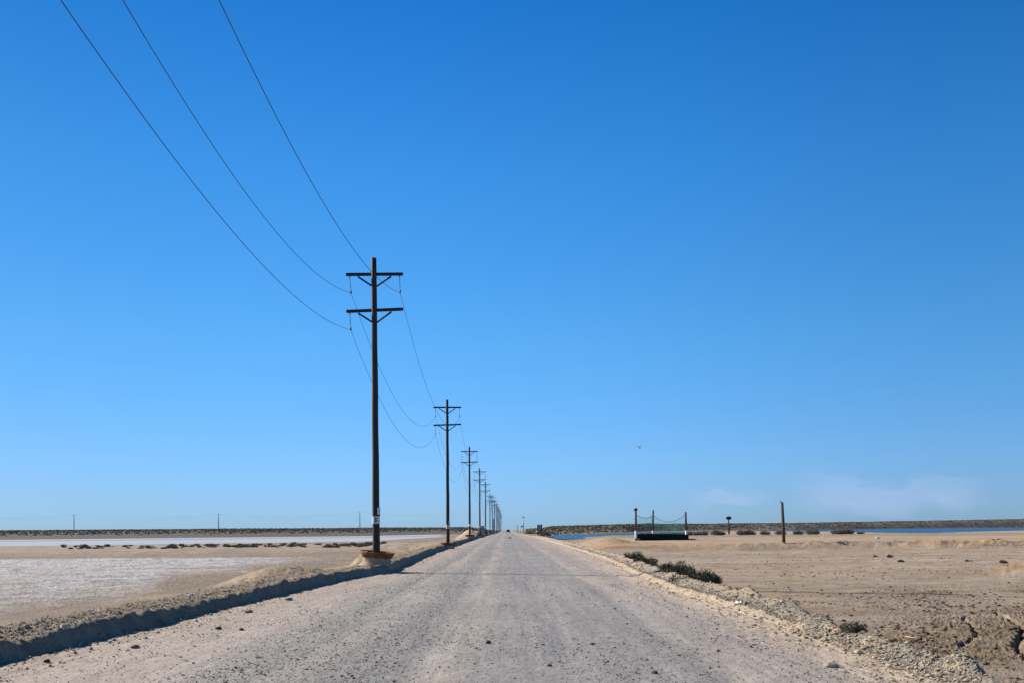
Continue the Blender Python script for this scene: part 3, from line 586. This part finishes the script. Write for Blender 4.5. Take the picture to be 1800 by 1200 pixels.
for i, (px, py, s) in enumerate([(1228, 939, 1.0), (1236, 937, 1.2), (1258, 938, 1.4), (1268, 940, 1.2), (1303, 939, 1.2), (1312, 938, 1.5), (1322, 938, 1.2), (1345, 938, 1.2), (1372, 937, 1.2),
        (1405, 937, 1.3), (1430, 935, 1.7), (1472, 937, 1.4), (1492, 937, 1.7), (1513, 938, 0.9), (1210, 939, 1.1)]):
    dx, dy = unroll(px, py); Y = 255.0; X = dx * Y / F; far_shrub(i % 3, (X, Y, ground_z(X, Y) - 0.05), s * 0.95, 'dark round shrub on the near shore in front of the blue water', 'shrubs along the near shore', 1.35)
for i in range(26):
    Y = random.uniform(190, 420); px = random.uniform(918, 972) ; X = (px - PX0) * Y / F
    if X < foot_r(np.array([Y]))[0] + 1.5: continue
    far_shrub(i % 3, (X, Y, ground_z(X, Y) - 0.05), random.uniform(0.6, 1.3), 'dark shrub on the rough verge beyond the notice board', 'shrubs on the right verge far off', 1.2)
# scrub covering the far ridges (beyond counting)
r = np.random.default_rng(5); n = 15000
pc = np.concatenate([r.uniform(-60, 880, int(n * 0.5)), r.uniform(925, 1860, n - int(n * 0.5))]); r0 = interp(pc, CR_PX, RIDGE_START); cyv = interp(pc, CR_PX, CR_Y)
uu = r.uniform(0, 1, n); uu = np.where(pc < 890, 1 - (1 - uu) * 0.85 * r.uniform(0, 1, n) ** 0.5, uu ** 0.7)
Yv = r0 + (cyv * 1.02 - r0) * (0.05 + 0.97 * uu); Xv = (pc - PX0) * Yv / F
k = np.abs(Xv) > 11; Xv, Yv, pc = Xv[k], Yv[k], pc[k]
S = r.uniform(0.6, 1.9, len(Xv)) * (0.55 + Yv / 1600)
o = stones('scrub', Xv, Yv, S, np.array([0.15, 0.135, 0.095]) * r.uniform(0.35, 1.5, (len(Xv), 1)), M_STONE, flat=0.55, sink=0.2); tag(o, kind='stuff')

# ---------------------------------------------------------------- utility poles
def text_mesh(ch, size):
    cu = bpy.data.curves.new('digit', 'FONT'); cu.body = ch; cu.size = size; cu.align_x = 'CENTER'; cu.align_y = 'CENTER'; cu.extrude = 0.003; cu.offset = 0.006
    t = bpy.data.objects.new('digit_tmp', cu); scene.collection.objects.link(t); bpy.context.view_layer.update()
    me = bpy.data.meshes.new_from_object(t.evaluated_get(bpy.context.evaluated_depsgraph_get())); bpy.data.objects.remove(t); return me
PH = 12.97
def make_pole():
    root = empty('utility_pole', (0, 0, 0))
    pts = []; rad = []
    for i in range(15):
        f = i / 14; pts.append((0.006 * math.sin(i * 1.7), 0.006 * math.cos(i * 2.3), PH * f)); rad.append(0.160 - 0.052 * f + 0.002 * math.sin(i * 5))
    m_ = MB().tube(pts + [(0, 0, PH + 0.03)], rad + [0.07], 18); m_.build('pole_shaft', M_POLE, root, True)
    for (z, tilt) in ((12.33, 0.0), (10.80, 0.032)):
        Rm = Matrix.Rotation(-tilt, 4, 'Y')
        MB().box((0, 0.17, z), (2.42, 0.10, 0.125), Rm, 0.012).build('crossarm', M_ARM, root)
        for s in (-1, 1):
            x1 = 0.70 * s; z1 = z + tilt * x1 - 0.10
            MB().tube([(0.0 + 0.09 * s, 0.13, z - 0.52), (x1, 0.16, z1)], 0.040, 6).build('brace', M_ARM, root)
            MB().tube([(x1, 0.08, z1 + 0.03), (x1, 0.26, z1 + 0.03)], 0.014, 6).build('bolt', M_METAL, root)
    for (x, z, dx) in ((-1.06, 12.27, 0.05), (1.06, 12.27, 0.02), (-1.06, 10.70, 0.03)):
        i_ = MB(); n_ = 9
        i_.tube([(x, 0.17, z), (x + dx * 0.1, 0.17, z - 0.07)], 0.028, 8)
        i_.tube([(x, 0.17, z - 0.02), (x + dx, 0.17, z - 0.64)], 0.011, 8)
        for q in range(n_):
            f = 0.14 + q * 0.082; i_.tube([(x + dx * f, 0.17, z - 0.64 * f), (x + dx * f, 0.17, z - 0.64 * f - 0.014)], 0.021, 8)
        ins = i_.build('insulator', M_GLASS, root, False)
        MB().tube([(x + dx, 0.17, z - 0.61), (x + dx, 0.17, z - 0.64), (x + dx, 0.17, z - 0.72), (x + dx, 0.17, z - 0.76)], [0.02, 0.042, 0.042, 0.02], 10).build('clamp', M_METAL, ins)
    # number plate bent round the front of the pole, a small white tag above it to the right
    b = bmesh.new(); zc, hh, rr = 1.92, 0.16, 0.166; prev = None
    for k in range(15):
        a = R(-172 + 164 * k / 14); x, y_ = rr * math.cos(a), rr * math.sin(a); cur = [b.verts.new((x * q, y_ * q, zc + s * hh)) for q in (1, 0.985) for s in (-1, 1)]
        if prev:
            b.faces.new((prev[0], cur[0], cur[1], prev[1])); b.faces.new((prev[2], prev[3], cur[3], cur[2])); b.faces.new((prev[1], cur[1], cur[3], prev[3])); b.faces.new((prev[0], prev[2], cur[2], cur[0]))
        prev = cur
    me = bpy.data.meshes.new('number_plate'); b.to_mesh(me); b.free(); link_mesh('number_plate', me, M_PLATE, root)
    MB().box((0.118, -0.115, 2.30), (0.11, 0.03, 0.29), Matrix.Rotation(0.75, 4, 'Z') , 0.008).build('tag_box', M_WHITEP, root)
    MB().tube([(0.165, -0.04, 2.05), (0.17, -0.03, 2.48)], 0.012, 6).build('conduit', M_METAL, root)
    return root
pole0 = make_pole()
# photo column of the foot, top row, distance, foot height, lean
poles = [(661.5, 453, 42.5), (787.3, 701, 92), (825.8, 784, 144), (843.6, 822, 197), (853.6, 846, 250), (861.3, 867.3, 318), (866.2, 869.3, 335), (869.3, 877, 388), (872.6, 882.5, 440), (874.8, 887.5, 492), (876.6, 891.5, 548), (878.2, 896, 610), (879.6, 900, 680), (880.8, 904, 760)]
ords = ['nearest', 'second', 'third', 'fourth', 'fifth', 'sixth', 'seventh', 'eighth', 'ninth', 'tenth', 'eleventh', 'twelfth', 'thirteenth', 'last and smallest']
PP = []
for i, (px, ytop, Y) in enumerate(poles):
    o = pole0 if i == 0 else copy_tree(pole0)
    dx, _ = unroll(px, 940 if i else 970); _, dt = unroll(px, ytop); X = dx * Y / F; ztop = EYE - dt * Y / F
    bz = 0.30 if i == 0 else ground_z(X, Y)
    s = (ztop - bz) / (PH + 0.03); o.location = (X, Y, bz); o.scale = (min(s, 1.06), min(s, 1.06), s)
    o.rotation_euler = (0, {6: -R(1.0), 5: R(0.35), 0: -R(0.05)}.get(i, R(random.uniform(-0.22, 0.18))), 0 if i == 0 else R(random.uniform(-4, 4)))
    o['label'] = ['tall dark utility pole nearest the camera, white plate reading 3 and two crossarms', 'second utility pole along the road, half the height of the nearest in view', 'third utility pole along the road, in front of the sandy heap'][i] if i < 3 else '%s dark utility pole in the receding line left of the road' % ords[i]
    o['category'] = 'utility pole'; o['group'] = 'utility poles along the left side of the road'
    PP.append(o)
bpy.context.view_layer.update()
d3 = link_mesh('digit', text_mesh('3', 0.27), M_INK, pole0); d3.location = (0, -0.176, 1.92); d3.rotation_euler = (R(90), 0, 0)
d4 = link_mesh('digit', text_mesh('4', 0.235), M_INK, PP[1]); d4.location = (0, -0.176, 1.92); d4.rotation_euler = (R(90), 0, 0)

# footing rings at the nearest poles
def make_ring():
    e = empty('steel_footing_ring', (0, 0, 0))
    MB().lathe([(0.71, 0.52), (0.735, 0.535), (0.745, 0.515), (0.70, 0.40), (0.65, 0.31), (0.625, 0.29), (0.61, 0.31), (0.66, 0.40), (0.70, 0.49), (0.71, 0.52)], 48, 0.008).build('rusty_rim', M_RUST, e, True)
    MB().lathe([(0.62, 0.33), (0.60, 0.24), (0.60, 0.12), (0.635, 0.02), (0.72, -0.06), (0.80, -0.16)], 40, 0.012).build('footing_wall', M_CONC, e, True)
    b = bmesh.new(); bmesh.ops.create_grid(b, x_segments=24, y_segments=24, size=0.66)
    for v in b.verts:
        q = v.co.to_2d().length; sq = max(abs(v.co.x), abs(v.co.y)); 
        if q > 1e-6: v.co.x *= sq / q; v.co.y *= sq / q
        v.co.z = 0.40 - 0.10 * (v.co.x / 0.66) + 0.02 * math.sin(v.co.x * 17) * math.cos(v.co.y * 13)
    me = bpy.data.meshes.new('sand_fill'); b.to_mesh(me); b.free(); link_mesh('sand_fill', me, M_TAN, e)
    return e
ring0 = make_ring()
for i in range(6):
    o = ring0 if i == 0 else copy_tree(ring0); p = PP[i]
    z = 0.36 if i == 0 else ground_z(p.location.x, p.location.y) + 0.02
    o.location = (p.location.x, p.location.y - 0.0, z); o.rotation_euler = (R(2), R(5 - i), i * 0.9 if i else 0)
    tag(o, 'rusty steel ring filled with sand around the foot of the %s pole' % (ords[i] if i < 6 else ''), 'footing ring', 'rusty rings round the pole feet')

# conductors: one continuous wire along the whole line each
PTS = {'a': (-1.03, 0.17, 9.98), 'b': (-1.01, 0.17, 11.55), 'c': (1.08, 0.17, 11.55)}
CURV = {'a': (10.302, 0.1669, 0.0052), 'b': (11.848, 0.2019, 0.0065), 'c': (11.8206, 0.2105, 0.0054)}
XW = {'a': -6.51, 'b': -6.48, 'c': -4.41}
LAB = {'a': 'lowest overhead wire, hung from the lower crossarms on the left', 'b': 'overhead wire from the left ends of the upper crossarms', 'c': 'overhead wire from the right ends of the upper crossarms'}
for k_ in 'abc':
    pts = []; c0, c1, c2 = CURV[k_]; q0 = PP[0].matrix_world @ Vector(PTS[k_])
    kk = q0.y / 42.0
    for j in range(48):
        f = j / 48; Yw = 4 + 38 * f; t = Yw - 42; zz = c0 + c1 * t + c2 * t * t
        xw, zw = XW[k_] * kk, EYE + (zz - EYE) * kk; ex, ez = q0.x - XW[k_] * kk, q0.z - (EYE + (c0 - EYE) * kk)
        pts.append((xw + ex * f, Yw * kk, zw + ez * f))
    for i in range(len(PP) - 1):
        a = PP[i].matrix_world @ Vector(PTS[k_]); b_ = PP[i + 1].matrix_world @ Vector(PTS[k_]); L = (b_ - a).length
        nseg = 28 if i < 3 else 10; sag = 2.85 * (L / 50) ** 2
        for j in range(nseg):
            f = j / nseg; p = a.lerp(b_, f); p.z -= 4 * sag * f * (1 - f); pts.append(tuple(p))
    pts.append(tuple(PP[-1].matrix_world @ Vector(PTS[k_])))
    o = MB().tube(pts, [0.0072 + 0.00003 * p[1] for p in pts], 6).build('overhead_wire', M_WIRE, None, True); tag(o, LAB[k_], 'power line', 'overhead wires of the pole line')

# faint distant pole line across the flats
dist = []
def far_pole():
    e = empty('distant_pole', (0, 0, 0)); MB().tube([(0, 0, 0), (0, 0, 10.5)], [0.2, 0.13], 8).build('pole_shaft', M_POLE, e, True)
    MB().box((0, 0, 9.9), (0.12, 2.0, 0.14)).build('crossarm', M_ARM, e); return e
fp = far_pole()
for i, (px, yt, yb, lab) in enumerate([(130, 903, 932, 'thin distant pole at far left beyond the salt pans'), (384, 902, 930.5, 'thin distant pole in the middle of the three beyond the salt pans'), (632.5, 899, 928, 'thin distant pole just left of the nearest utility pole')]):
    o = fp if i == 0 else copy_tree(fp); Y = 640; t_ = at(px, yt, Y); bz = ground_z(t_.x, Y); s = (t_.z - bz) / 10.5; o.location = (t_.x, Y, bz); o.scale = (1.3, 1.3, s); tag(o, lab, 'utility pole', 'distant poles beyond the salt pans'); dist.append(Vector((t_.x, Y, t_.z - 0.4)))
step = dist[1] - dist[0]; chain = [dist[0] - step * 1.0] + dist + [dist[2] + step * 1.0]
pts = []
for a, b_ in zip(chain[:-1], chain[1:]):
    for j in range(12): f = j / 12; p = a.lerp(b_, f); p.z -= 4 * 2.2 * f * (1 - f); pts.append(tuple(p))
tag(MB().tube(pts, 0.016, 4).build('distant_wire', M_WIRE), 'faint sagging wire strung between the distant poles at left', 'power line')

# ---------------------------------------------------------------- net cage on the terrace
PL = at(1118, 948.5, 148); PM = at(1147.5, 940, 170); PR = at(1207, 948, 150); P4 = at(1205, 940, 172)
def cage_post(px, ytop, P, label, ball=False, block=False):
    gz = ground_z(P.x, P.y); top = at(px, ytop, P.y); e = empty('net_post', (P.x, P.y, gz)); H = top.z - gz; lean = top.x - P.x
    MB().tube([(0.36 * lean, 0, 1.45 + 0.0), (lean, 0, H)], [0.17, 0.15], 12).build('upper_post', M_WOOD, e, True)
    MB().tube([(0, 0, -0.1), (0.36 * lean, 0, 1.45)], [0.19, 0.175], 12).build('painted_base', M_WHITEP, e, True)
    if ball:
        b = bmesh.new(); bmesh.ops.create_icosphere(b, subdivisions=2, radius=0.30, matrix=Matrix.Translation((lean, 0, H + 0.1)) @ Matrix.Diagonal((1, 1, 0.8, 1))); me = bpy.data.meshes.new('float_ball'); b.to_mesh(me); b.free(); link_mesh('float_ball', me, M_RUBBER, e)
    if block: MB().box((0.1, -0.15, 0.06), (0.9, 0.7, 0.45), Matrix.Rotation(0.2, 4, 'Z'), 0.04).build('concrete_block', M_CONC, e)
    return tag(e, label, 'post', 'posts carrying the net'), Vector((top.x, P.y, top.z))
_, TL = cage_post(1117.5, 896, PL, 'left net post with a dark ball on top and white painted foot', True, True)
_, TM = cage_post(1148, 896, PM, 'middle net post standing at the back of the cage')
_, TR = cage_post(1205, 899, PR, 'right net post leaning left over the black screen')
def panel(name, pts_top, pts_bot, mat, thick=0.03):
    V = []; n = len(pts_top)
    for a, b_ in zip(pts_top, pts_bot): V += [tuple(a), tuple(b_)]
    b = bmesh.new(); vs = [b.verts.new(v) for v in V]
    for i in range(n - 1): b.faces.new((vs[2 * i], vs[2 * i + 1], vs[2 * i + 3], vs[2 * i + 2]))
    bmesh.ops.solidify(b, geom=list(b.faces), thickness=thick); me = bpy.data.meshes.new(name); b.to_mesh(me); b.free(); return me
def sagline(a, b_, sag, n=20): return [a.lerp(b_, i / n) - Vector((0, 0, 4 * sag * (i / n) * (1 - i / n))) for i in range(n + 1)]
net_root = empty('net_cage', (PL.x, PL.y, ground_z(PL.x, PL.y))); off = Vector(net_root.location)
net_root['label'] = 'teal netting sagging between three posts above a black cloth screen'; net_root['category'] = 'net'
def low(pts, z): return [Vector((p.x, p.y, ground_z(p.x, p.y) + z)) for p in pts]
for a, b_, sag in ((TL - Vector((0, 0, .65)), TM - Vector((0, 0, .9)), 0.45), (TM - Vector((0, 0, .8)), TR - Vector((0, 0, .35)), 1.15)):
    tp = sagline(a, b_, sag); bt = low(tp, 0.75); link_mesh('netting', panel('netting', [p - off for p in tp], [p - off for p in bt], M_NET, 0.004), M_NET, net_root)
    MB().tube([p - off for p in tp], 0.035, 6).build('top_rope', M_WIRE, net_root, True)
S1, S2, S3 = Vector((PL.x + .1, PL.y - .1, 0)), Vector((PR.x + 0.25, PR.y - .3, 0)), Vector((PM.x, PM.y, 0))
for a, b_, h in ((S1, S2, (0.98, 0.86)), (S1, S3, (1.0, .98)), (S3, P4, (0.95, .95)), (P4, S2, (.95, .86))):
    line = [a.lerp(b_, i / 8) for i in range(9)]; tops = [Vector((p.x, p.y, ground_z(p.x, p.y) + h[0] + (h[1] - h[0]) * i / 8 - 0.04 * math.sin(i * 2))) for i, p in enumerate(line)]
    link_mesh('screen_panel', panel('screen_panel', [p - off for p in tops], [p - off for p in low(line, -0.05)], M_BLACK, 0.03), M_BLACK, net_root)
# lone post
P = place(1378, 955.5, 0.1); P = Vector((P.x, 105.0, 0)); P.x = unroll(1378, 955)[0] * 105 / F; gz = ground_z(P.x, P.y); t_ = at(1374.5, 882, 105)
e = empty('wooden_post', (P.x, P.y, gz)); MB().tube([(0, 0, -0.2), ((t_.x - P.x) * .5 + .02, 0, (t_.z - gz) * .5), (t_.x - P.x, 0, t_.z - gz)], [0.18, 0.165, 0.15], 12).build('post_shaft', M_WOOD, e, True)
MB().box((t_.x - P.x - 0.10, 0, t_.z - gz + 0.06), (0.10, 0.10, 0.26), Matrix.Rotation(0.2, 4, 'Y'), 0.01).build('top_bracket', M_METAL, e)
tag(e, 'tall weathered wooden post standing alone on the tan earth bank', 'post')
# nest on a pole
Y = 300.0; dx, _ = unroll(1281.5, 930); X = dx * Y / F; gz = ground_z(X, Y); gz = max(gz, -0.4); t_ = at(1280.5, 911, Y)
e = empty('nest_pole', (X, Y, gz)); H = t_.z - gz
MB().tube([(0, 0, -0.2), (-0.05, 0, H * .5), (-0.15, 0, H)], [0.26, 0.20, 0.17], 10).build('pole_shaft', M_POLE, e, True)
link_mesh('stick_nest', shrub_mesh('stick_nest', 1.5, 1.05, 1500, 0.14, 77, 0.0, 7), M_STICK, e).location = (-0.12, 0, H - 0.25)
tag(e, 'dark pole crowned with a shaggy stick nest beside the water', 'nest pole')
# notice board on the right verge
Y = 290.0; a = at(945.3, 937, Y); b_ = at(952.2, 937, Y); gz = ground_z((a.x + b_.x) / 2, Y); e = empty('notice_board', ((a.x + b_.x) / 2, Y, gz)); w = (b_.x - a.x) / 2; H = at(948, 921, Y).z - gz
for s in (-1, 1): MB().box((s * w, 0, H / 2 - .1), (0.30, 0.25, H + .2), None, 0.01).build('post', M_POLE, e)
MB().box((0, -0.02, H - 0.85), (2 * w - 0.32, 0.05, 1.6), None, 0.01).build('board', M_GREYP, e); MB().box((0, 0, H - 1.78), (2 * w + .1, 0.10, 0.12)).build('crossbar', M_POLE, e)
tag(e, 'grey notice board between two dark posts on the right verge', 'sign')
# floodlight mast, marker and low sign near the skyline
Y = 640.0; t_ = at(920.5, 908, Y); gz = ground_z(t_.x, Y); e = empty('floodlight_mast', (t_.x, Y, gz)); H = t_.z - gz
MB().tube([(0, 0, -.2), (0, 0, H)], [0.24, 0.16], 8).build('mast', M_METAL, e, True)
for s in (-1, 1): MB().box((0.5 * s, 0, H), (0.75, 0.4, 0.5), Matrix.Rotation(0.15 * s, 4, 'Y'), 0.04).build('floodlight', M_GREYP, e)
tag(e, 'tall thin mast with two floodlights on the skyline right of the road', 'lamp mast')
t_ = at(917.4, 924.5, Y - 20); gz = ground_z(t_.x, Y - 20); e = empty('road_sign', (t_.x, Y - 20, gz)); H = t_.z - gz
MB().box((0, 0, H), (1.5, 0.06, 0.75), None, 0.02).build('sign_board', M_POLE, e)
for s in (-1, 1): MB().tube([(0.5 * s, 0.06, -.1), (0.5 * s, 0.06, H)], 0.04, 6).build('post', M_METAL, e)
tag(e, 'small dark sign board on thin legs just left of the mast', 'sign')
t_ = at(909.2, 923.3, Y - 60); gz = ground_z(t_.x, Y - 60); e = empty('marker_post', (t_.x, Y - 60, gz)); H = t_.z - gz
MB().tube([(0, 0, -.1), (0, 0, H)], 0.16, 8).build('post', M_POLE, e); MB().box((0, 0, H), (0.45, 0.3, 0.4), None, 0.03).build('cap', M_POLE, e)
tag(e, 'short dark marker post at the far right edge of the road', 'post')
# hut beyond the sandy heap
Y = 380.0; a = at(841, 931, Y); b_ = at(852, 931, Y); cx = (a.x + b_.x) / 2; gz = ground_z(cx, Y); e = empty('prefab_hut', (cx, Y, gz)); H = at(846, 923.5, Y).z - gz; W = b_.x - a.x
MB().box((-W * 0.38, 0, H / 2), (W * 0.24, 2.2, H)).build('white_end_wall', M_WHITEP, e)
MB().box((W * 0.12, 0.1, H / 2 - .05), (W * 0.74, 2.0, H - .1)).build('wall', M_GREYP, e)
MB().box((W * 0.28, -0.92, H * 0.62), (0.5, 0.03, 0.7)).build('window', M_CGL, e); MB().box((W * 0.12, 0.1, H - 0.03), (W * 0.8, 2.2, 0.08)).build('roof', M_METAL, e)
tag(e, 'small hut with a white end and grey wall seen between the poles', 'hut')
Y = 340; a = at(867.8, 927, Y); t_ = at(867.8, 911, Y); gz = ground_z(a.x, Y); e = empty('pale_post', (a.x, Y, gz)); MB().box((0, 0, (t_.z - gz) / 2), (0.34, 0.34, t_.z - gz), None, 0.03).build('shaft', M_GREYP, e); MB().box((0, 0, t_.z - gz), (0.42, 0.42, 0.08)).build('cap', M_METAL, e)
tag(e, 'pale grey square post beside the leaning seventh pole', 'post')

# ---------------------------------------------------------------- vehicle far down the road
Y = 560.0; X = unroll(893.4, 934)[0] * Y / F; gz = ground_z(X, Y)
e = empty('parked_car', (X, Y, gz))
b = bmesh.new()
def prism(b, prof, w0, w1):
    L_ = [b.verts.new((-w, y_, z_)) for (y_, z_), w in zip(prof, w0)]; R_ = [b.verts.new((w, y_, z_)) for (y_, z_), w in zip(prof, w1)]
    n_ = len(prof); b.faces.new(L_[::-1]); b.faces.new(R_)
    for i in range(n_): b.faces.new((L_[i], L_[(i + 1) % n_], R_[(i + 1) % n_], R_[i]))
pr = [(-2.3, 0.45), (-2.35, 1.0), (-2.2, 1.1), (-1.95, 1.78), (0.4, 1.82), (1.1, 1.15), (2.2, 1.02), (2.35, 0.7), (2.3, 0.42)]; ww = [0.92, 0.95, 0.93, 0.74, 0.74, 0.88, 0.88, 0.9, 0.9]; prism(b, pr, ww, ww)
me = bpy.data.meshes.new('body'); bmesh.ops.recalc_face_normals(b, faces=b.faces); b.to_mesh(me); b.free(); link_mesh('body', me, M_CAR, e)
MB().box((0, -2.105, 1.42), (1.35, 0.03, 0.5), Matrix.Rotation(-0.34, 4, 'X')).build('rear_window', M_CGL, e)
for s in (-1, 1):
    MB().box((0.83 * s, -2.36, 1.0), (0.16, 0.04, 0.26)).build('tail_light', M_RED, e)
    for yy in (-1.45, 1.45):
        w_ = MB().tube([(s * 0.95, yy, 0.36), (s * 0.70, yy, 0.36)], 0.36, 20).build('wheel', M_RUBBER, e, False); MB().tube([(s * 0.957, yy, 0.36), (s * 0.93, yy, 0.36)], 0.2, 14).build('rim', M_METAL, w_)
MB().box((0, -2.37, 0.55), (1.7, 0.12, 0.2), None, 0.03).build('bumper', M_RUBBER, e); MB().box((0, -2.375, 0.85), (0.42, 0.02, 0.14)).build('number_plate', M_WHITEP, e)
tag(e, 'dark car seen from behind, far down the dirt road', 'car')
# flattened dark lump on the far road
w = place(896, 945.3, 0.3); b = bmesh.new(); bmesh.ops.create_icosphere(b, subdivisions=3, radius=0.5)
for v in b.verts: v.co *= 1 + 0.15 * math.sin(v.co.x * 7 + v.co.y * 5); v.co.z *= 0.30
me = bpy.data.meshes.new('dark_lump'); b.to_mesh(me); b.free(); o = link_mesh('dark_lump', me, M_RUBBER); o.location = w + Vector((0, 0, 0.02)); o.scale = (0.75, 1.4, 1); tag(o, 'flat black lump on the road in the distance', 'debris')

# ---------------------------------------------------------------- tyres, litter, birds
def tyre(loc, rz, s, label):
    e = empty('old_tyre', loc, rz); t = bmesh.new(); n, m2 = 32, 10
    vs = [[t.verts.new(((0.36 + 0.13 * math.cos(q)) * math.cos(p), 0.12 * math.sin(q), (0.36 + 0.13 * math.cos(q)) * math.sin(p))) for q in [2 * math.pi * j / m2 for j in range(m2)]] for p in [2 * math.pi * i / n for i in range(n)]]
    for i in range(n):
        for j in range(m2): t.faces.new((vs[i][j], vs[(i + 1) % n][j], vs[(i + 1) % n][(j + 1) % m2], vs[i][(j + 1) % m2]))
    me = bpy.data.meshes.new('casing'); t.to_mesh(me); t.free(); link_mesh('casing', me, M_RUBBER, e); e.scale = (s, s, s); return tag(e, label, 'tyre', 'old tyres in the earth bank')
for px, py, s, lab in ((1745, 949.5, 0.95, 'left of the two half-buried tyres on the bank at far right'), (1756.5, 949, 1.0, 'right of the two half-buried tyres on the bank at far right'), (1430, 953.5, 0.55, 'small half-buried tyre left of its neighbour on the bank'), (1441, 953, 0.7, 'half-buried tyre on the bank right of the lone post'), (1383, 955.5, 0.5, 'half-buried tyre at the foot of the lone post')):
    Y = 104.5; dx, dy = unroll(px, py); X = dx * Y / F; tyre((X, Y, EYE - dy * Y / F - 0.30 * s), 0.15, s, lab)
def rag(px, py, s, mat, label, z0=0.0, name='plastic_scrap', flat=0.5):
    w = place(px, py, z0); b = bmesh.new(); bmesh.ops.create_grid(b, x_segments=7, y_segments=7, size=0.5)
    for v in b.verts: v.co.z = 0.22 * math.sin(v.co.x * 9 + s * 40) * math.cos(v.co.y * 7 + px) * flat + 0.1 * random.uniform(-1, 1); v.co.x *= random.uniform(.8, 1.2)
    bmesh.ops.solidify(b, geom=list(b.faces), thickness=0.02); me = bpy.data.meshes.new(name); b.to_mesh(me); b.free(); o = link_mesh(name, me, mat); o.location = w + Vector((0, 0, s * 0.2)); o.scale = (s, s, s); o.rotation_euler = (random.uniform(-.3, .3), 0.2, random.uniform(0, 3)); tag(o, label, 'litter')
rag(1228, 1027, 0.26, M_BLUEB, 'crumpled blue plastic scrap on the right bank')
rag(338, 1048, 0.16, M_WLIT, 'white crumpled litter on the left bank')
rag(470, 1021, 0.16, M_WLIT, 'white litter at the foot of the sand heap behind the left bank')
rag(1296, 1060, 0.20, M_WLIT, 'thin white scrap lying in the wheel rut of the right bank', flat=0.2)
rag(1674, 1158, 0.11, M_WLIT, 'small white scrap behind the close mound of the right bank', -0.4)
rag(1587, 1073.5, 0.09, M_WLIT, 'tiny white speck of litter out on the mud', -0.4)
rag(1739, 1036, 0.12, M_WLIT, 'white scrap beside the grey puddle stain', -0.4)
# pipe stick with a black end in the field
p0 = place(1592, 1121, -0.4); p1 = place(1619, 1124.5, -0.4); e = empty('discarded_stick', p0); d = p1 - p0; d.z += 0
MB().tube([(0, 0, 0.03), tuple(d * 0.8 + Vector((0, 0, .03)))], 0.017, 8).build('shaft', M_TAN, e, True)
MB().tube([tuple(d * 0.8 + Vector((0, 0, .03))), tuple(d + Vector((0, 0, .03)))], 0.026, 8).build('black_end', M_RUBBER, e, True)
tag(e, 'pale stick with a black end lying on the mud', 'stick')
# white marker and white jug on the terrace
for px, py, h, w_, lab, nm, ct in ((1447.3, 945, 0.9, 0.16, 'short white stake on the terrace left of the shrubs', 'white_stake', 'stake'), (1543, 944, 0.7, 0.9, 'white container lying on the terrace near the water', 'white_container', 'container')):
    Y = 150.0; X = unroll(px, py)[0] * Y / F; gz = ground_z(X, Y)
    if ct == 'stake': o = MB().tube([(0, 0, -0.05), (0.02, 0, h)], [w_ * 0.5, w_ * 0.4], 8).build(nm, M_WHITEP)
    else: o = MB().tube([(-0.5, 0, 0.2), (-0.46, 0, 0.2), (0.35, 0, 0.2), (0.45, 0, 0.24), (0.6, 0, 0.26)], [0.16, 0.22, 0.22, 0.12, 0.08], 14).build(nm, M_WHITEP, None, True)
    o.location = (X, Y, gz); tag(o, lab, ct)
    if ct == 'container': o.scale = (0.6, 0.6, 0.6)
def bird(name, loc, s, mat, label, up):
    b = MB(); b.tube([(0, -0.5, 0), (0, -0.35, 0.02), (0, 0, 0.0), (0, 0.28, 0.02), (0, 0.42, 0.05), (0, 0.55, 0.04)], [0.02, 0.06, 0.11, 0.085, 0.06, 0.012], 10)
    o = b.build(name, mat, None, True); o.location = loc; o.scale = (s, s, s); o.rotation_euler = (0, R(-6), R(75)) if up else (0, 0, R(60))
    for sd in (-1, 1):
        t = bmesh.new(); prof = [(0.05, 0.18, 0.02), (0.35, 0.20, 0.22 if up else .1), (0.75, 0.02, 0.55 if up else .12), (0.55, -0.12, 0.36 if up else .1), (0.30, -0.16, 0.18 if up else .08), (0.05, -0.2, 0.0)]
        t.faces.new([t.verts.new((sd * x, y_, z_)) for x, y_, z_ in prof]); bmesh.ops.solidify(t, geom=list(t.faces), thickness=0.025); me = bpy.data.meshes.new('wing'); t.to_mesh(me); t.free(); link_mesh('wing', me, mat, o)
    return tag(o, label, 'bird')
bd = bird('flying_bird', at(1124.5, 786, 70), 0.30, M_RUBBER, 'small dark bird in flight with raised wings above the plain', True); bd.rotation_euler = (0, R(-8), R(12)); bd.scale = (0.27, 0.30, 0.46)
bird('flying_bird', at(1403.5, 867.5, 160), 0.35, M_GREYP, 'tiny pale bird in front of the faint pink cloud', False)
